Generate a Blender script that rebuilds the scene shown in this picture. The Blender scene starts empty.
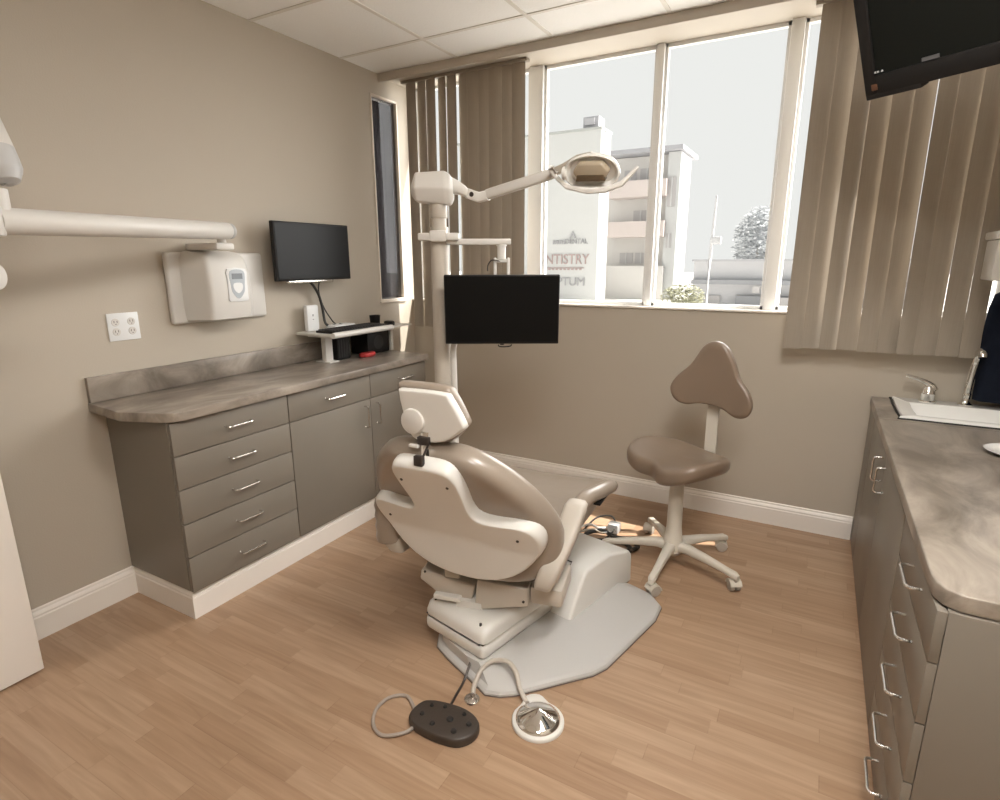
import bpy, bmesh, math, random
from mathutils import Vector as V, Matrix as MX
random.seed(7)
scn = bpy.context.scene
COL = scn.collection
PI = math.pi

# ------------------------------------------------------------------ helpers
WL = {}
def _tmp_merge(dst, src, mat=None):
    me = bpy.data.meshes.new('t'); src.to_mesh(me); src.free()
    if mat is not None: me.transform(mat)
    dst.from_mesh(me); bpy.data.meshes.remove(me)

def box(bm, x0, x1, y0, y1, z0, z1, bev=0.0, seg=2, mat=None):
    b = bmesh.new(); bmesh.ops.create_cube(b, size=1)
    for v in b.verts:
        v.co = V(((x0+x1)/2 + v.co.x*abs(x1-x0), (y0+y1)/2 + v.co.y*abs(y1-y0), (z0+z1)/2 + v.co.z*abs(z1-z0)))
    if bev > 0:
        bmesh.ops.bevel(b, geom=b.edges[:], offset=bev, segments=seg, profile=0.5, affect='EDGES')
    _tmp_merge(bm, b, mat); return bm

def _frame(d):
    d = d.normalized(); up = V((0, 0, 1)) if abs(d.z) < 0.95 else V((1, 0, 0))
    x = d.cross(up).normalized(); return x, x.cross(d).normalized()

def tube(bm, pts, r, n=12, closed=False, smooth=0, caps=True):
    pts = [V(p) for p in pts]
    if smooth: pts = catmull(pts, smooth, closed)
    rs = r if isinstance(r, (list, tuple)) else None
    if rs and len(rs) != len(pts):
        k = len(rs)-1; rs = [rs[min(k, int(i*k/(len(pts)-1)))]*(1-(i*k/(len(pts)-1) % 1)) + rs[min(k, int(i*k/(len(pts)-1))+1)]*(i*k/(len(pts)-1) % 1) for i in range(len(pts))]
    rings = []; px = None; m = len(pts)
    for i, p in enumerate(pts):
        a = pts[i-1] if (i or closed) else p; c = pts[(i+1) % m] if (i < m-1 or closed) else p
        d = (c-a)
        if d.length < 1e-9: d = V((0, 0, 1))
        d.normalize()
        if px is None: x, y = _frame(d)
        else:
            x = (px - d*px.dot(d)); x = x.normalized() if x.length > 1e-6 else _frame(d)[0]; y = d.cross(x)
        px = x; R = rs[i] if rs else r
        rings.append([bm.verts.new(p + x*math.cos(2*PI*k/n)*R + y*math.sin(2*PI*k/n)*R) for k in range(n)])
    for i in range(m if closed else m-1):
        A, Bq = rings[i], rings[(i+1) % m]
        for k in range(n): bm.faces.new((A[k], A[(k+1) % n], Bq[(k+1) % n], Bq[k]))
    if caps and not closed:
        bm.faces.new(rings[0][::-1]); bm.faces.new(rings[-1])
    return bm

def catmull(pts, k, closed=False):
    out = []; m = len(pts)
    for i in range(m if closed else m-1):
        p0 = pts[(i-1) % m] if (closed or i) else pts[0]; p1 = pts[i]; p2 = pts[(i+1) % m]
        p3 = pts[(i+2) % m] if (closed or i+2 < m) else pts[-1]
        for j in range(k):
            t = j/k
            out.append(0.5*((2*p1)+(p2-p0)*t+(2*p0-5*p1+4*p2-p3)*t*t+(3*p1-p0-3*p2+p3)*t**3))
    if not closed: out.append(pts[-1])
    return out

def cyl(bm, p0, p1, r0, r1=None, n=24, bev=0.0):
    p0, p1 = V(p0), V(p1); r1 = r0 if r1 is None else r1
    d = (p1-p0).normalized(); L = (p1-p0).length
    if bev > 0:
        b = min(bev, L*.45)
        pr = [(0, r0-b), (b*.3, r0-b*.3), (b, r0), (L-b, r1), (L-b*.3, r1-b*.3), (L, r1-b)]
    else: pr = [(0, r0), (L, r1)]
    x, y = _frame(d); rings = []
    for h, r in pr: rings.append([bm.verts.new(p0+d*h+x*math.cos(2*PI*k/n)*r+y*math.sin(2*PI*k/n)*r) for k in range(n)])
    for A, Bq in zip(rings, rings[1:]):
        for k in range(n): bm.faces.new((A[k], A[(k+1) % n], Bq[(k+1) % n], Bq[k]))
    bm.faces.new(rings[0][::-1]); bm.faces.new(rings[-1]); return bm

def lathe(bm, prof, c=(0, 0, 0), n=32, mat=None):
    b = bmesh.new(); rings = []
    for r, z in prof:
        if r < 1e-6: rings.append([b.verts.new((0, 0, z))])
        else: rings.append([b.verts.new((r*math.cos(2*PI*k/n), r*math.sin(2*PI*k/n), z)) for k in range(n)])
    for A, Bq in zip(rings, rings[1:]):
        for k in range(n):
            a = A if len(A) == 1 else (A[k], A[(k+1) % n]); c2 = Bq if len(Bq) == 1 else (Bq[(k+1) % n], Bq[k])
            if len(a)+len(c2) > 2: b.faces.new(tuple(a)+tuple(c2))
    _tmp_merge(bm, b, (MX.Translation(c) @ mat) if mat is not None else MX.Translation(c)); return bm

def prism(bm, pts, fn, t0, t1, bev=0.0, seg=3):
    """polygon pts (u,v); fn(u,v,t)->world; extruded from t0 to t1, edges rounded"""
    b = bmesh.new()
    A = [b.verts.new((u, v, t0)) for u, v in pts]; B2 = [b.verts.new((u, v, t1)) for u, v in pts]; n = len(pts)
    b.faces.new(A[::-1]); b.faces.new(B2)
    for i in range(n): b.faces.new((A[i], A[(i+1) % n], B2[(i+1) % n], B2[i]))
    bmesh.ops.recalc_face_normals(b, faces=b.faces[:])
    if bev > 0:
        ed = [e for e in b.edges if e.calc_face_angle(0) > 0.35]
        bmesh.ops.bevel(b, geom=ed, offset=bev, segments=seg, profile=0.5, affect='EDGES', clamp_overlap=True)
    for v in b.verts: v.co = V(fn(*v.co))
    _tmp_merge(bm, b); return bm

def smooth_outline(pts, k=4):
    return [(p.x, p.y) for p in catmull([V((a, b, 0)) for a, b in pts], k, True)]

def pillow(bm, out, fn, w0, w1, edge=0.03, rings=10, c=None, pw=0.5, crown=0.0):
    """star-shaped cushion: outline out (u,v); thickness w0..w1; fn(u,v,w)->world"""
    n = len(out); cu = sum(p[0] for p in out)/n if c is None else c[0]; cv = sum(p[1] for p in out)/n if c is None else c[1]
    R = max(math.hypot(u-cu, v-cv) for u, v in out); wm = (w0+w1)/2; hw = (w1-w0)/2
    prof = []
    for i in range(rings+1):                                   # from centre (top) out to the rim
        t = i/rings; prof.append(t)
    layers = []
    es = edge/R
    def ring(sc, w): return [bm.verts.new(V(fn(cu+(u-cu)*sc, cv+(v-cv)*sc, w))) for u, v in out]
    seq = []
    for s_ in (.25, .5, .75, .9): seq.append(((1-es)*s_, 1.0+crown*(1-s_*s_)))
    for k in range(0, 9):
        a = k/8*PI/2; seq.append(((1-es)+es*math.sin(a), math.cos(a)**pw if k < 8 else 0))
    up = [ring(sc, wm+hw*h) for sc, h in seq]; dn = [ring(sc, wm-hw*h) for sc, h in seq[:-1]]
    ct = bm.verts.new(V(fn(cu, cv, wm+hw*(1+crown)))); cb = bm.verts.new(V(fn(cu, cv, wm-hw*(1+crown))))
    def band(A, Bq, flip):
        for k in range(n):
            q = (A[k], A[(k+1) % n], Bq[(k+1) % n], Bq[k]); bm.faces.new(q[::-1] if flip else q)
    for k in range(n):
        bm.faces.new((ct, up[0][k], up[0][(k+1) % n])); bm.faces.new((cb, dn[0][(k+1) % n], dn[0][k]))
    for A, Bq in zip(up, up[1:]): band(A, Bq, True)
    for A, Bq in zip(dn, dn[1:]+[up[-1]]): band(A, Bq, False)
    return bm

def skin_loft(bm, secs, cap=True):
    rings = [[bm.verts.new(V(p)) for p in s] for s in secs]; n = len(rings[0])
    for A, Bq in zip(rings, rings[1:]):
        for k in range(n): bm.faces.new((A[k], A[(k+1) % n], Bq[(k+1) % n], Bq[k]))
    if cap: bm.faces.new(rings[0][::-1]); bm.faces.new(rings[-1])
    return bm

def new(): return bmesh.new()
def obj(name, bm, mat, parent=None, loc=None, ang=38, label=None):
    bmesh.ops.recalc_face_normals(bm, faces=bm.faces[:])
    w = WL[parent.name] if parent is not None else V(loc if loc is not None else (0, 0, 0))
    for v in bm.verts: v.co -= w
    for f in bm.faces: f.smooth = True
    for e in bm.edges:
        if len(e.link_faces) == 2 and e.calc_face_angle(0) > math.radians(ang): e.smooth = False
    me = bpy.data.meshes.new(name); bm.to_mesh(me); bm.free(); me.materials.append(mat)
    o = bpy.data.objects.new(name, me); COL.objects.link(o)
    if parent is not None: o.parent = parent
    else: o.location = w
    WL[o.name] = w
    if label: o['label'] = label
    return o
def tag(o, label, cat, group=None, kind=None):
    o['label'] = label; o['category'] = cat
    if group: o['group'] = group
    if kind: o['kind'] = kind
    return o
def thing(name, loc, label, cat, group=None):
    o = bpy.data.objects.new(name, None); o.empty_display_size = .1; COL.objects.link(o); o.location = loc
    WL[o.name] = V(loc); return tag(o, label, cat, group)
def struct(name, bm, mat, parent=None, ang=38):
    o = obj(name, bm, mat, parent, ang=ang)
    if parent is None: o['kind'] = 'structure'
    return o

# ------------------------------------------------------------------ materials
def nodes(name):
    m = bpy.data.materials.new(name); m.use_nodes = True; nt = m.node_tree
    return m, nt, nt.nodes['Principled BSDF']
def mat(name, col, rough=.5, metal=0, spec=.5, coat=0, bump=0, bscale=60, var=0, vscale=4, trans=0):
    m, nt, p = nodes(name); N = nt.nodes; L = nt.links
    p.inputs['Roughness'].default_value = rough; p.inputs['Metallic'].default_value = metal
    p.inputs['Specular IOR Level'].default_value = spec; p.inputs['Coat Weight'].default_value = coat
    tc = N.new('ShaderNodeTexCoord')
    nz = N.new('ShaderNodeTexNoise'); nz.inputs['Scale'].default_value = vscale; nz.inputs['Detail'].default_value = 4
    L.new(tc.outputs['Object'], nz.inputs['Vector'])
    mr = N.new('ShaderNodeMix'); mr.data_type = 'RGBA'
    v = var if var else .02
    mr.inputs['A'].default_value = (*[c*(1-v) for c in col], 1); mr.inputs['B'].default_value = (*[min(1, c*(1+v)) for c in col], 1)
    L.new(nz.outputs['Fac'], mr.inputs['Factor']); L.new(mr.outputs['Result'], p.inputs['Base Color'])
    if bump:
        n2 = N.new('ShaderNodeTexNoise'); n2.inputs['Scale'].default_value = bscale; n2.inputs['Detail'].default_value = 3
        L.new(tc.outputs['Object'], n2.inputs['Vector'])
        b = N.new('ShaderNodeBump'); b.inputs['Strength'].default_value = bump; b.inputs['Distance'].default_value = .01
        L.new(n2.outputs['Fac'], b.inputs['Height']); L.new(b.outputs['Normal'], p.inputs['Normal'])
    return m

M = {}
M['wall'] = mat('wall_paint', (.462, .412, .342), .75, bump=.06, bscale=180, var=.015, vscale=1.5)
M['white_trim'] = mat('white_trim', (.80, .755, .70), .35)
M['cream_trim'] = mat('cream_trim', (.72, .65, .56), .45)
M['cab'] = mat('cabinet_laminate', (.205, .181, .150), .42, var=.03, vscale=9)
M['cab_dark'] = mat('cabinet_gap', (.03, .025, .02), .8)
M['cab_panel'] = mat('cabinet_end_panel', (.205, .181, .150), .42, var=.03, vscale=9)
M['nickel'] = mat('satin_nickel', (.72, .70, .67), .25, metal=1)
M['chrome'] = mat('chrome', (.85, .84, .82), .06, metal=1)
M['black'] = mat('black_plastic', (.010, .009, .0085), .5, spec=.25)
M['black_soft'] = mat('black_rubber', (.02, .018, .017), .7)
M['screen'] = mat('screen_glass', (.008, .008, .008), .30, spec=.12)
M['tv_screen'] = mat('tv_screen', (.006, .007, .006), .3, spec=.2)
M['wht'] = mat('white_plastic', (.62, .60, .565), .42)
M['frame'] = mat('window_frame_paint', (.83, .84, .84), .4)
M['wht2'] = mat('cool_white_plastic', (.72, .73, .73), .35)
M['greyband'] = mat('pale_grey_plastic', (.46, .46, .455), .4)
M['shell'] = mat('ivory_plastic', (.70, .685, .65), .36, coat=.08)
M['shell2'] = mat('ivory_painted_metal', (.50, .455, .395), .42)
M['plate'] = mat('grey_base_cover', (.47, .457, .44), .32, coat=.1)
M['vinyl'] = mat('taupe_vinyl', (.29, .24, .195), .30, bump=.16, bscale=12, var=.04, vscale=6, coat=.25)
M['vinyl2'] = mat('brown_vinyl', (.205, .150, .108), .3, bump=.05, bscale=14, var=.05, vscale=5, coat=.15)
M['brown'] = mat('dark_brown_rubber', (.045, .034, .027), .45, bump=.1, bscale=120)
M['bolt'] = mat('dark_bolt', (.06, .05, .045), .4, metal=.5)
M['grey_tube'] = mat('grey_hose', (.34, .29, .25), .5)
M['cable'] = mat('black_cable', (.02, .018, .016), .5)
M['stool_metal'] = mat('beige_cast_base', (.62, .575, .50), .35)
M['caster'] = mat('grey_caster', (.42, .38, .33), .45)
M['red'] = mat('red_plastic', (.55, .05, .05), .4)
M['lens'] = mat('amber_lens', (.36, .30, .22), .12, spec=.6, coat=.4)
M['bowl'] = mat('white_porcelain', (.86, .86, .84), .12, coat=.4)
M['vinyl_arm'] = mat('taupe_arm_cover', (.36, .32, .265), .4)
M['navy'] = mat('navy_cloth', (.010, .013, .022), .95, bump=.6, bscale=25, var=.3, vscale=20, spec=.1)
M['lcd'] = mat('lcd_grey', (.16, .18, .20), .3)
M['lcd_face'] = mat('keypad_grey', (.40, .44, .48), .4)
M['led'] = mat('status_lamp', (.35, .36, .36), .3)
M['amberlamp'] = mat('amber_sensor', (.10, .045, .025), .3)

# floor: wooden strip laminate running along x
def floor_mat():
    m, nt, p = nodes('oak_strip_floor'); N = nt.nodes; L = nt.links
    tc = N.new('ShaderNodeTexCoord'); sx = N.new('ShaderNodeSeparateXYZ'); L.new(tc.outputs['Object'], sx.inputs[0])
    def mth(op, a, b=None):
        n = N.new('ShaderNodeMath'); n.operation = op
        for i, q in enumerate((a, b)):
            if q is None: continue
            if isinstance(q, (int, float)): n.inputs[i].default_value = q
            else: L.new(q, n.inputs[i])
        return n.outputs[0]
    W, Ln = .064, .43
    yr = mth('DIVIDE', sx.outputs['Y'], W); row = mth('FLOOR', yr)
    wn = N.new('ShaderNodeTexWhiteNoise'); wn.noise_dimensions = '1D'; L.new(row, wn.inputs['W'])
    xs = mth('ADD', mth('DIVIDE', sx.outputs['X'], Ln), mth('MULTIPLY', wn.outputs['Value'], 7.3)); colm = mth('FLOOR', xs)
    cx = N.new('ShaderNodeCombineXYZ'); L.new(row, cx.inputs[0]); L.new(colm, cx.inputs[1])
    w2 = N.new('ShaderNodeTexWhiteNoise'); w2.noise_dimensions = '3D'; L.new(cx.outputs[0], w2.inputs['Vector'])
    ramp = N.new('ShaderNodeValToRGB'); e = ramp.color_ramp.elements
    e[0].position = 0; e[0].color = (.345, .222, .140, 1); e[1].position = 1; e[1].color = (.415, .285, .190, 1)
    q = ramp.color_ramp.elements.new(.45); q.color = (.38, .252, .163, 1)
    L.new(w2.outputs['Value'], ramp.inputs[0])
    # grain
    mp = N.new('ShaderNodeMapping'); mp.inputs['Scale'].default_value = (1.6, 26, 1)
    L.new(tc.outputs['Object'], mp.inputs['Vector'])
    ad = N.new('ShaderNodeVectorMath'); ad.operation = 'ADD'; L.new(mp.outputs[0], ad.inputs[0]); L.new(w2.outputs['Color'], ad.inputs[1])
    sc = N.new('ShaderNodeVectorMath'); sc.operation = 'MULTIPLY_ADD'; sc.inputs[1].default_value = (40, 40, 40)
    L.new(w2.outputs['Color'], sc.inputs[0]); L.new(mp.outputs[0], sc.inputs[2])
    g = N.new('ShaderNodeTexNoise'); g.inputs['Scale'].default_value = 1.6; g.inputs['Detail'].default_value = 6; g.inputs['Distortion'].default_value = .9
    L.new(sc.outputs[0], g.inputs['Vector'])
    gr = N.new('ShaderNodeValToRGB'); gr.color_ramp.elements[0].position = .32; gr.color_ramp.elements[0].color = (.80, .75, .70, 1)
    gr.color_ramp.elements[1].position = .66; gr.color_ramp.elements[1].color = (1.08, 1.08, 1.08, 1)
    L.new(g.outputs['Fac'], gr.inputs[0])
    mu = N.new('ShaderNodeMix'); mu.data_type = 'RGBA'; mu.blend_type = 'MULTIPLY'; mu.inputs['Factor'].default_value = .8
    L.new(ramp.outputs[0], mu.inputs['A']); L.new(gr.outputs[0], mu.inputs['B'])
    # board joints
    fy = mth('FRACT', yr); fx = mth('FRACT', xs)
    jy = mth('LESS_THAN', fy, .025); jx = mth('LESS_THAN', fx, .006); j = mth('MAXIMUM', jy, jx)
    m2 = N.new('ShaderNodeMix'); m2.data_type = 'RGBA'; m2.blend_type = 'MULTIPLY'
    L.new(mth('MULTIPLY', j, .22), m2.inputs['Factor']); L.new(mu.outputs['Result'], m2.inputs['A']); m2.inputs['B'].default_value = (.4, .3, .22, 1)
    L.new(m2.outputs['Result'], p.inputs['Base Color'])
    rr = N.new('ShaderNodeMapRange'); rr.inputs['To Min'].default_value = .30; rr.inputs['To Max'].default_value = .46
    L.new(g.outputs['Fac'], rr.inputs['Value']); L.new(rr.outputs[0], p.inputs['Roughness'])
    bp = N.new('ShaderNodeBump'); bp.inputs['Strength'].default_value = .08; bp.inputs['Distance'].default_value = .004
    L.new(g.outputs['Fac'], bp.inputs['Height']); L.new(bp.outputs[0], p.inputs['Normal'])
    return m
M['floor'] = floor_mat()

def counter_mat():
    m, nt, p = nodes('mottled_laminate'); N = nt.nodes; L = nt.links
    tc = N.new('ShaderNodeTexCoord')
    mp = N.new('ShaderNodeMapping'); mp.inputs['Scale'].default_value = (7, 3.2, 6); mp.inputs['Rotation'].default_value = (0, 0, .5)
    L.new(tc.outputs['Object'], mp.inputs['Vector'])
    a = N.new('ShaderNodeTexNoise'); a.inputs['Scale'].default_value = 1.0; a.inputs['Detail'].default_value = 8; a.inputs['Roughness'].default_value = .62; a.inputs['Distortion'].default_value = .7
    L.new(mp.outputs[0], a.inputs['Vector'])
    r = N.new('ShaderNodeValToRGB'); e = r.color_ramp.elements
    e[0].position = .34; e[0].color = (.15, .125, .10, 1); e[1].position = .68; e[1].color = (.40, .35, .295, 1)
    k = e.new(.5); k.color = (.26, .222, .185, 1)
    L.new(a.outputs['Fac'], r.inputs[0]); L.new(r.outputs[0], p.inputs['Base Color']); p.inputs['Roughness'].default_value = .33
    return m
M['counter'] = counter_mat()

def ceil_mat():
    m, nt, p = nodes('ceiling_tile'); N = nt.nodes; L = nt.links
    tc = N.new('ShaderNodeTexCoord'); a = N.new('ShaderNodeTexNoise'); a.inputs['Scale'].default_value = 90; a.inputs['Detail'].default_value = 2
    L.new(tc.outputs['Object'], a.inputs['Vector']); b = N.new('ShaderNodeBump'); b.inputs['Strength'].default_value = .2; b.inputs['Distance'].default_value = .004
    L.new(a.outputs['Fac'], b.inputs['Height']); L.new(b.outputs[0], p.inputs['Normal'])
    p.inputs['Base Color'].default_value = (.88, .875, .86, 1); p.inputs['Roughness'].default_value = .9; return m
M['ceil'] = ceil_mat()

def blind_mat():
    m, nt, p = nodes('blind_fabric'); N = nt.nodes; L = nt.links
    tc = N.new('ShaderNodeTexCoord'); w = N.new('ShaderNodeTexNoise'); w.inputs['Scale'].default_value = 5; w.inputs['Detail'].default_value = 5
    mp = N.new('ShaderNodeMapping'); mp.inputs['Scale'].default_value = (40, 40, 1.2); L.new(tc.outputs['Object'], mp.inputs['Vector']); L.new(mp.outputs[0], w.inputs['Vector'])
    r = N.new('ShaderNodeMix'); r.data_type = 'RGBA'; r.inputs['A'].default_value = (.33, .285, .23, 1); r.inputs['B'].default_value = (.40, .35, .29, 1)
    L.new(w.outputs['Fac'], r.inputs['Factor']); L.new(r.outputs['Result'], p.inputs['Base Color']); p.inputs['Roughness'].default_value = .8
    tr = N.new('ShaderNodeBsdfTranslucent'); tr.inputs['Color'].default_value = (.45, .36, .27, 1)
    mx = N.new('ShaderNodeMixShader'); mx.inputs[0].default_value = .10
    L.new(p.outputs[0], mx.inputs[1]); L.new(tr.outputs[0], mx.inputs[2]); L.new(mx.outputs[0], N['Material Output'].inputs['Surface']); return m
M['blind'] = blind_mat()

def glass_mat(name, fac, tint=(1, 1, 1)):
    m = bpy.data.materials.new(name); m.use_nodes = True; nt = m.node_tree; N = nt.nodes; L = nt.links; N.clear()
    o = N.new('ShaderNodeOutputMaterial'); t = N.new('ShaderNodeBsdfTransparent'); t.inputs[0].default_value = (*tint, 1)
    g = N.new('ShaderNodeBsdfGlossy'); g.inputs['Roughness'].default_value = .02; mx = N.new('ShaderNodeMixShader'); mx.inputs[0].default_value = fac
    L.new(t.outputs[0], mx.inputs[1]); L.new(g.outputs[0], mx.inputs[2]); L.new(mx.outputs[0], o.inputs[0]); return m
M['glass'] = glass_mat('window_glass', .0012)
M['glass_dark'] = glass_mat('tinted_glass', .015, (.62, .62, .64))
def emit(name, col, s):
    m = bpy.data.materials.new(name); m.use_nodes = True; nt = m.node_tree; N = nt.nodes; N.clear()
    o = N.new('ShaderNodeOutputMaterial'); e = N.new('ShaderNodeEmission'); e.inputs[0].default_value = (*col, 1); e.inputs[1].default_value = s
    nt.links.new(e.outputs[0], o.inputs[0]); return m

# ------------------------------------------------------------------ camera
def setup_cam():
    yaw, pitch, roll, f = 0.5076, -0.2395, -0.0038, 568.39
    cy, sy, cp, sp = math.cos(yaw), math.sin(yaw), math.cos(pitch), math.sin(pitch)
    F = V((-sy*cp, cy*cp, sp)); r = V((cy, sy, 0)); u = r.cross(F)
    rr = r*math.cos(roll)+u*math.sin(roll); uu = -r*math.sin(roll)+u*math.cos(roll)
    c = bpy.data.cameras.new('camera'); o = bpy.data.objects.new('camera', c); COL.objects.link(o)
    o.matrix_world = MX(((rr.x, uu.x, -F.x, 2.584), (rr.y, uu.y, -F.y, -3.3578), (rr.z, uu.z, -F.z, 1.4605), (0, 0, 0, 1)))
    c.sensor_fit = 'HORIZONTAL'; c.sensor_width = 36; c.lens = 36*f/1000; c.clip_start = .02; c.clip_end = 500; scn.camera = o
setup_cam()

# ------------------------------------------------------------------ room shell
H = 2.606; XR = 3.5; YB = -4.8
b = new(); box(b, -.15, XR+.15, YB-.15, .15, -.1, 0); struct('floor', b, M['floor'])
b = new(); box(b, -.15, XR+.15, YB-.15, .15, H, H+.12); ceil = struct('ceiling', b, M['ceil'])
b = new()                                             # T-bar grid under the tiles
gx = [.59+.61*k for k in range(5)]; gy = [-.60-.61*k for k in range(7)]
for x in gx: box(b, x-.011, x+.011, YB+.01, -.28, H-.003, H+.002)
for y in gy: box(b, .001, XR-.001, y-.011, y+.011, H-.0035, H+.002)
struct('ceiling_grid', b, mat('ceiling_tee', (.72, .69, .64), .5), ceil)
ZS = 1.20
b = new()
box(b, -.15, 0, YB, -.36, 0, H); box(b, -.15, 0, -.10, .15, 0, H); box(b, -.15, 0, -.36, -.10, 0, ZS); box(b, -.15, 0, -.36, -.10, 2.48, H)
struct('wall_left', b, M['wall'])
b = new(); box(b, 0, XR+.15, 0, .15, 0, ZS-.012); box(b, XR-.12, XR+.15, 0, .15, ZS-.012, H)
struct('wall_back', b, M['wall'])
b = new(); box(b, XR, XR+.15, YB, 0, 0, H); struct('wall_right', b, M['wall'])
b = new(); box(b, -.15, XR+.15, YB-.15, YB, 0, H); struct('wall_front', b, M['wall'])
b = new(); box(b, .001, XR-.001, -.28, -.262, 2.558, H-.0005, .002); box(b, .001, XR-.001, -.262, .149, 2.588, H-.0005)
struct('trim_1', b, mat('soffit_paint', (.50, .45, .385), .6))

def baseboard(name, path, hgt=.13):
    """moulded profile swept along a polyline (floor plan); room side is to the left of the path"""
    prof = [(0, 0), (.016, 0), (.016, .092), (.013, .098), (.014, .104), (.011, .112), (.0065, .118), (.0065, .126), (.004, hgt), (0, hgt)]
    b = new(); secs = []; n = len(path)
    for i, p in enumerate(path):
        p = V((p[0], p[1])); d0 = (p-V(path[i-1])) if i else None; d1 = (V(path[i+1])-p) if i < n-1 else None
        if d0 is None: nrm = V((-d1.y, d1.x)).normalized(); k = 1
        elif d1 is None: nrm = V((-d0.y, d0.x)).normalized(); k = 1
        else:
            a = V((-d0.y, d0.x)).normalized(); c = V((-d1.y, d1.x)).normalized(); nrm = (a+c).normalized(); k = 1/max(.3, nrm.dot(a))
        secs.append([(p.x+nrm.x*o*k, p.y+nrm.y*o*k, z) for o, z in prof])
    skin_loft(b, secs); return struct(name, b, M['white_trim'], ang=20)
baseboard('baseboard_left', [(.421, -.492), (.421, -2.125), (0, -2.125), (0, YB)])
baseboard('baseboard_back', [(2.868, 0), (0.0, 0), (0.0, -.49)])

# ------------------------------------------------------------------ windows
b = new(); box(b, .0, XR-.12, -.014, .149, ZS-.012, ZS, .003)      # sill board
w1 = struct('window_1', b, M['white_trim'])
def wpart(name, bm, m): return obj(name, bm, m, w1)
T = 2.588
for x0, x1 in ((.012, .05), (.908, 1.0), (1.672, 1.712), (2.318, 2.378), (3.30, 3.34)):
    b = new(); box(b, x0, x1, .03, .11, ZS, T, .004); wpart('mullion', b, M['frame'])
for x0, x1 in ((.05, .908), (1.0, 1.672), (1.712, 2.318), (2.378, 3.30)):
    b = new()
    for a0, a1, c0, c1 in ((x0, x0+.016, ZS, T), (x1-.016, x1, ZS, T), (x0, x1, ZS, ZS+.02), (x0, x1, T-.02, T)): box(b, a0, a1, .055, .085, c0, c1, .002)
    fr = wpart('sash', b, M['frame'])
    b = new(); box(b, x0+.012, x1-.012, .068, .072, ZS+.016, T-.016); obj('pane', b, M['glass'], fr)
# narrow side window in the left wall
b = new()
for y0, y1, z0, z1 in ((-.36, -.348, ZS, 2.48), (-.112, -.10, ZS, 2.48), (-.36, -.10, ZS, ZS+.012), (-.36, -.10, 2.468, 2.48)): box(b, -.15, .004, y0, y1, z0, z1, .002)
w2 = struct('window_2', b, M['cream_trim'])
b = new(); box(b, -.022, -.018, -.348, -.112, ZS+.012, 2.468); obj('pane', b, M['glass_dark'], w2)
b = new(); box(b, -.12, .012, -.365, -.095, ZS-.012, ZS, .003); obj('sill', b, M['cream_trim'], w2)
t = thing('vertical_blind', (-.1, -.23, 2.46), 'dark narrow blind closed behind the slim side window', 'blind')
for k in range(3):
    b = new(); box(b, -.050, -.047, -.347+.078*k, -.270+.078*k, ZS+.015, 2.46); obj('vane', b, mat('dark_blind', (.17, .15, .13), .6), t)

def blinds(xa, xb, n, label, top=2.58, bot=1.02, angs=None):
    t = thing('vertical_blind', ((xa+xb)/2, -.12, top), label, 'blind', None)
    b = new(); box(b, xa-.03, xb+.02, -.14, -.10, top-.010, top+.007, .001); obj('headrail', b, mat('headrail_paint', (.30, .26, .21), .6), t)
    for k in range(n):
        x = xa + (xb-xa)*(k+.5)/n; a = math.radians((angs[k % len(angs)]))
        hw = .0425; prof = []
        for j in range(7):
            u = -hw+2*hw*j/6; prof.append((u, .007*(1-(u/hw)**2)))
        pr = [(u, v) for u, v in prof] + [(u, v-.0012) for u, v in prof[::-1]]
        yy = -.12 + (.006 if k % 2 else -.004) + random.uniform(-.003, .003); dz = random.uniform(-.004, .004)
        lean = random.uniform(-.006, .006)
        secs = []
        for z, lx in ((top-.008, 0), (bot+dz, lean)):
            secs.append([(x+lx+u*math.cos(a)-(-v)*math.sin(a), yy+u*math.sin(a)-v*math.cos(a), z) for u, v in pr])
        b = new(); skin_loft(b, secs); obj('vane', b, M['blind'], t)
    return t
blinds(.10, .955, 11, 'taupe vertical blind drawn to the left of the big window, behind the light post', angs=[-8, -17, -12, -21, -12, -22, 4, 6, 4, 5, 3])
blinds(2.452, 3.235, 10, 'taupe vertical blind drawn to the right of the big window, above the sink counter', bot=1.03, angs=[6, 23, 24, 6, 8, 22, 23, 6, 8, 25, 8, 22, 26])

# ------------------------------------------------------------------ left cabinets
XF = .45
def handle(p, q, out, r=.0042, d=.028):
    """bow pull from p to q standing off along out"""
    p, q, o = V(p), V(q), V(out); e = (q-p).normalized()
    b = new(); pts = [p, p+o*d*.75, p+o*d+e*.010, p+o*d+e*.03, q+o*d-e*.03, q+o*d-e*.010, q+o*d*.75, q]
    tube(b, pts, r, n=8, smooth=3); return b
def cab_panel(name, y0, y1, z0, z1, parent, hy=None, hz=None, vert=False):
    g = .002; b = new(); box(b, XF-.019, XF, y0+g, y1-g, z0+g, z1-g, .0012)
    o = obj(name, b, M['cab'], parent)
    if hy is not None:
        if vert: hb = handle((XF, hy, hz-.06), (XF, hy, hz+.06), (1, 0, 0))
        else: hb = handle((XF, hy-.06, hz), (XF, hy+.06, hz), (1, 0, 0))
        obj('handle', hb, M['nickel'], o)
zl = [.125, .283, .430, .578, .719, .856]
t = thing('drawer_cabinet', (.2, -1.86, 0), 'taupe five-drawer cabinet under the left end of the mottled worktop', 'cabinet')
b = new(); box(b, .001, XF-.02, -2.141, -1.577, .131, .858); box(b, .02, .41, -2.11, -1.577, 0.0, .131); obj('carcass', b, M['cab_panel'], t)
for k in range(5): cab_panel('drawer', -2.141, -1.577, zl[k], zl[k+1], t, -1.848, (zl[k]+zl[k+1])/2)
t = thing('door_cabinet', (.2, -1.03, 0), 'taupe base cabinet with two doors and two drawers behind the dental chair', 'cabinet')
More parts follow.
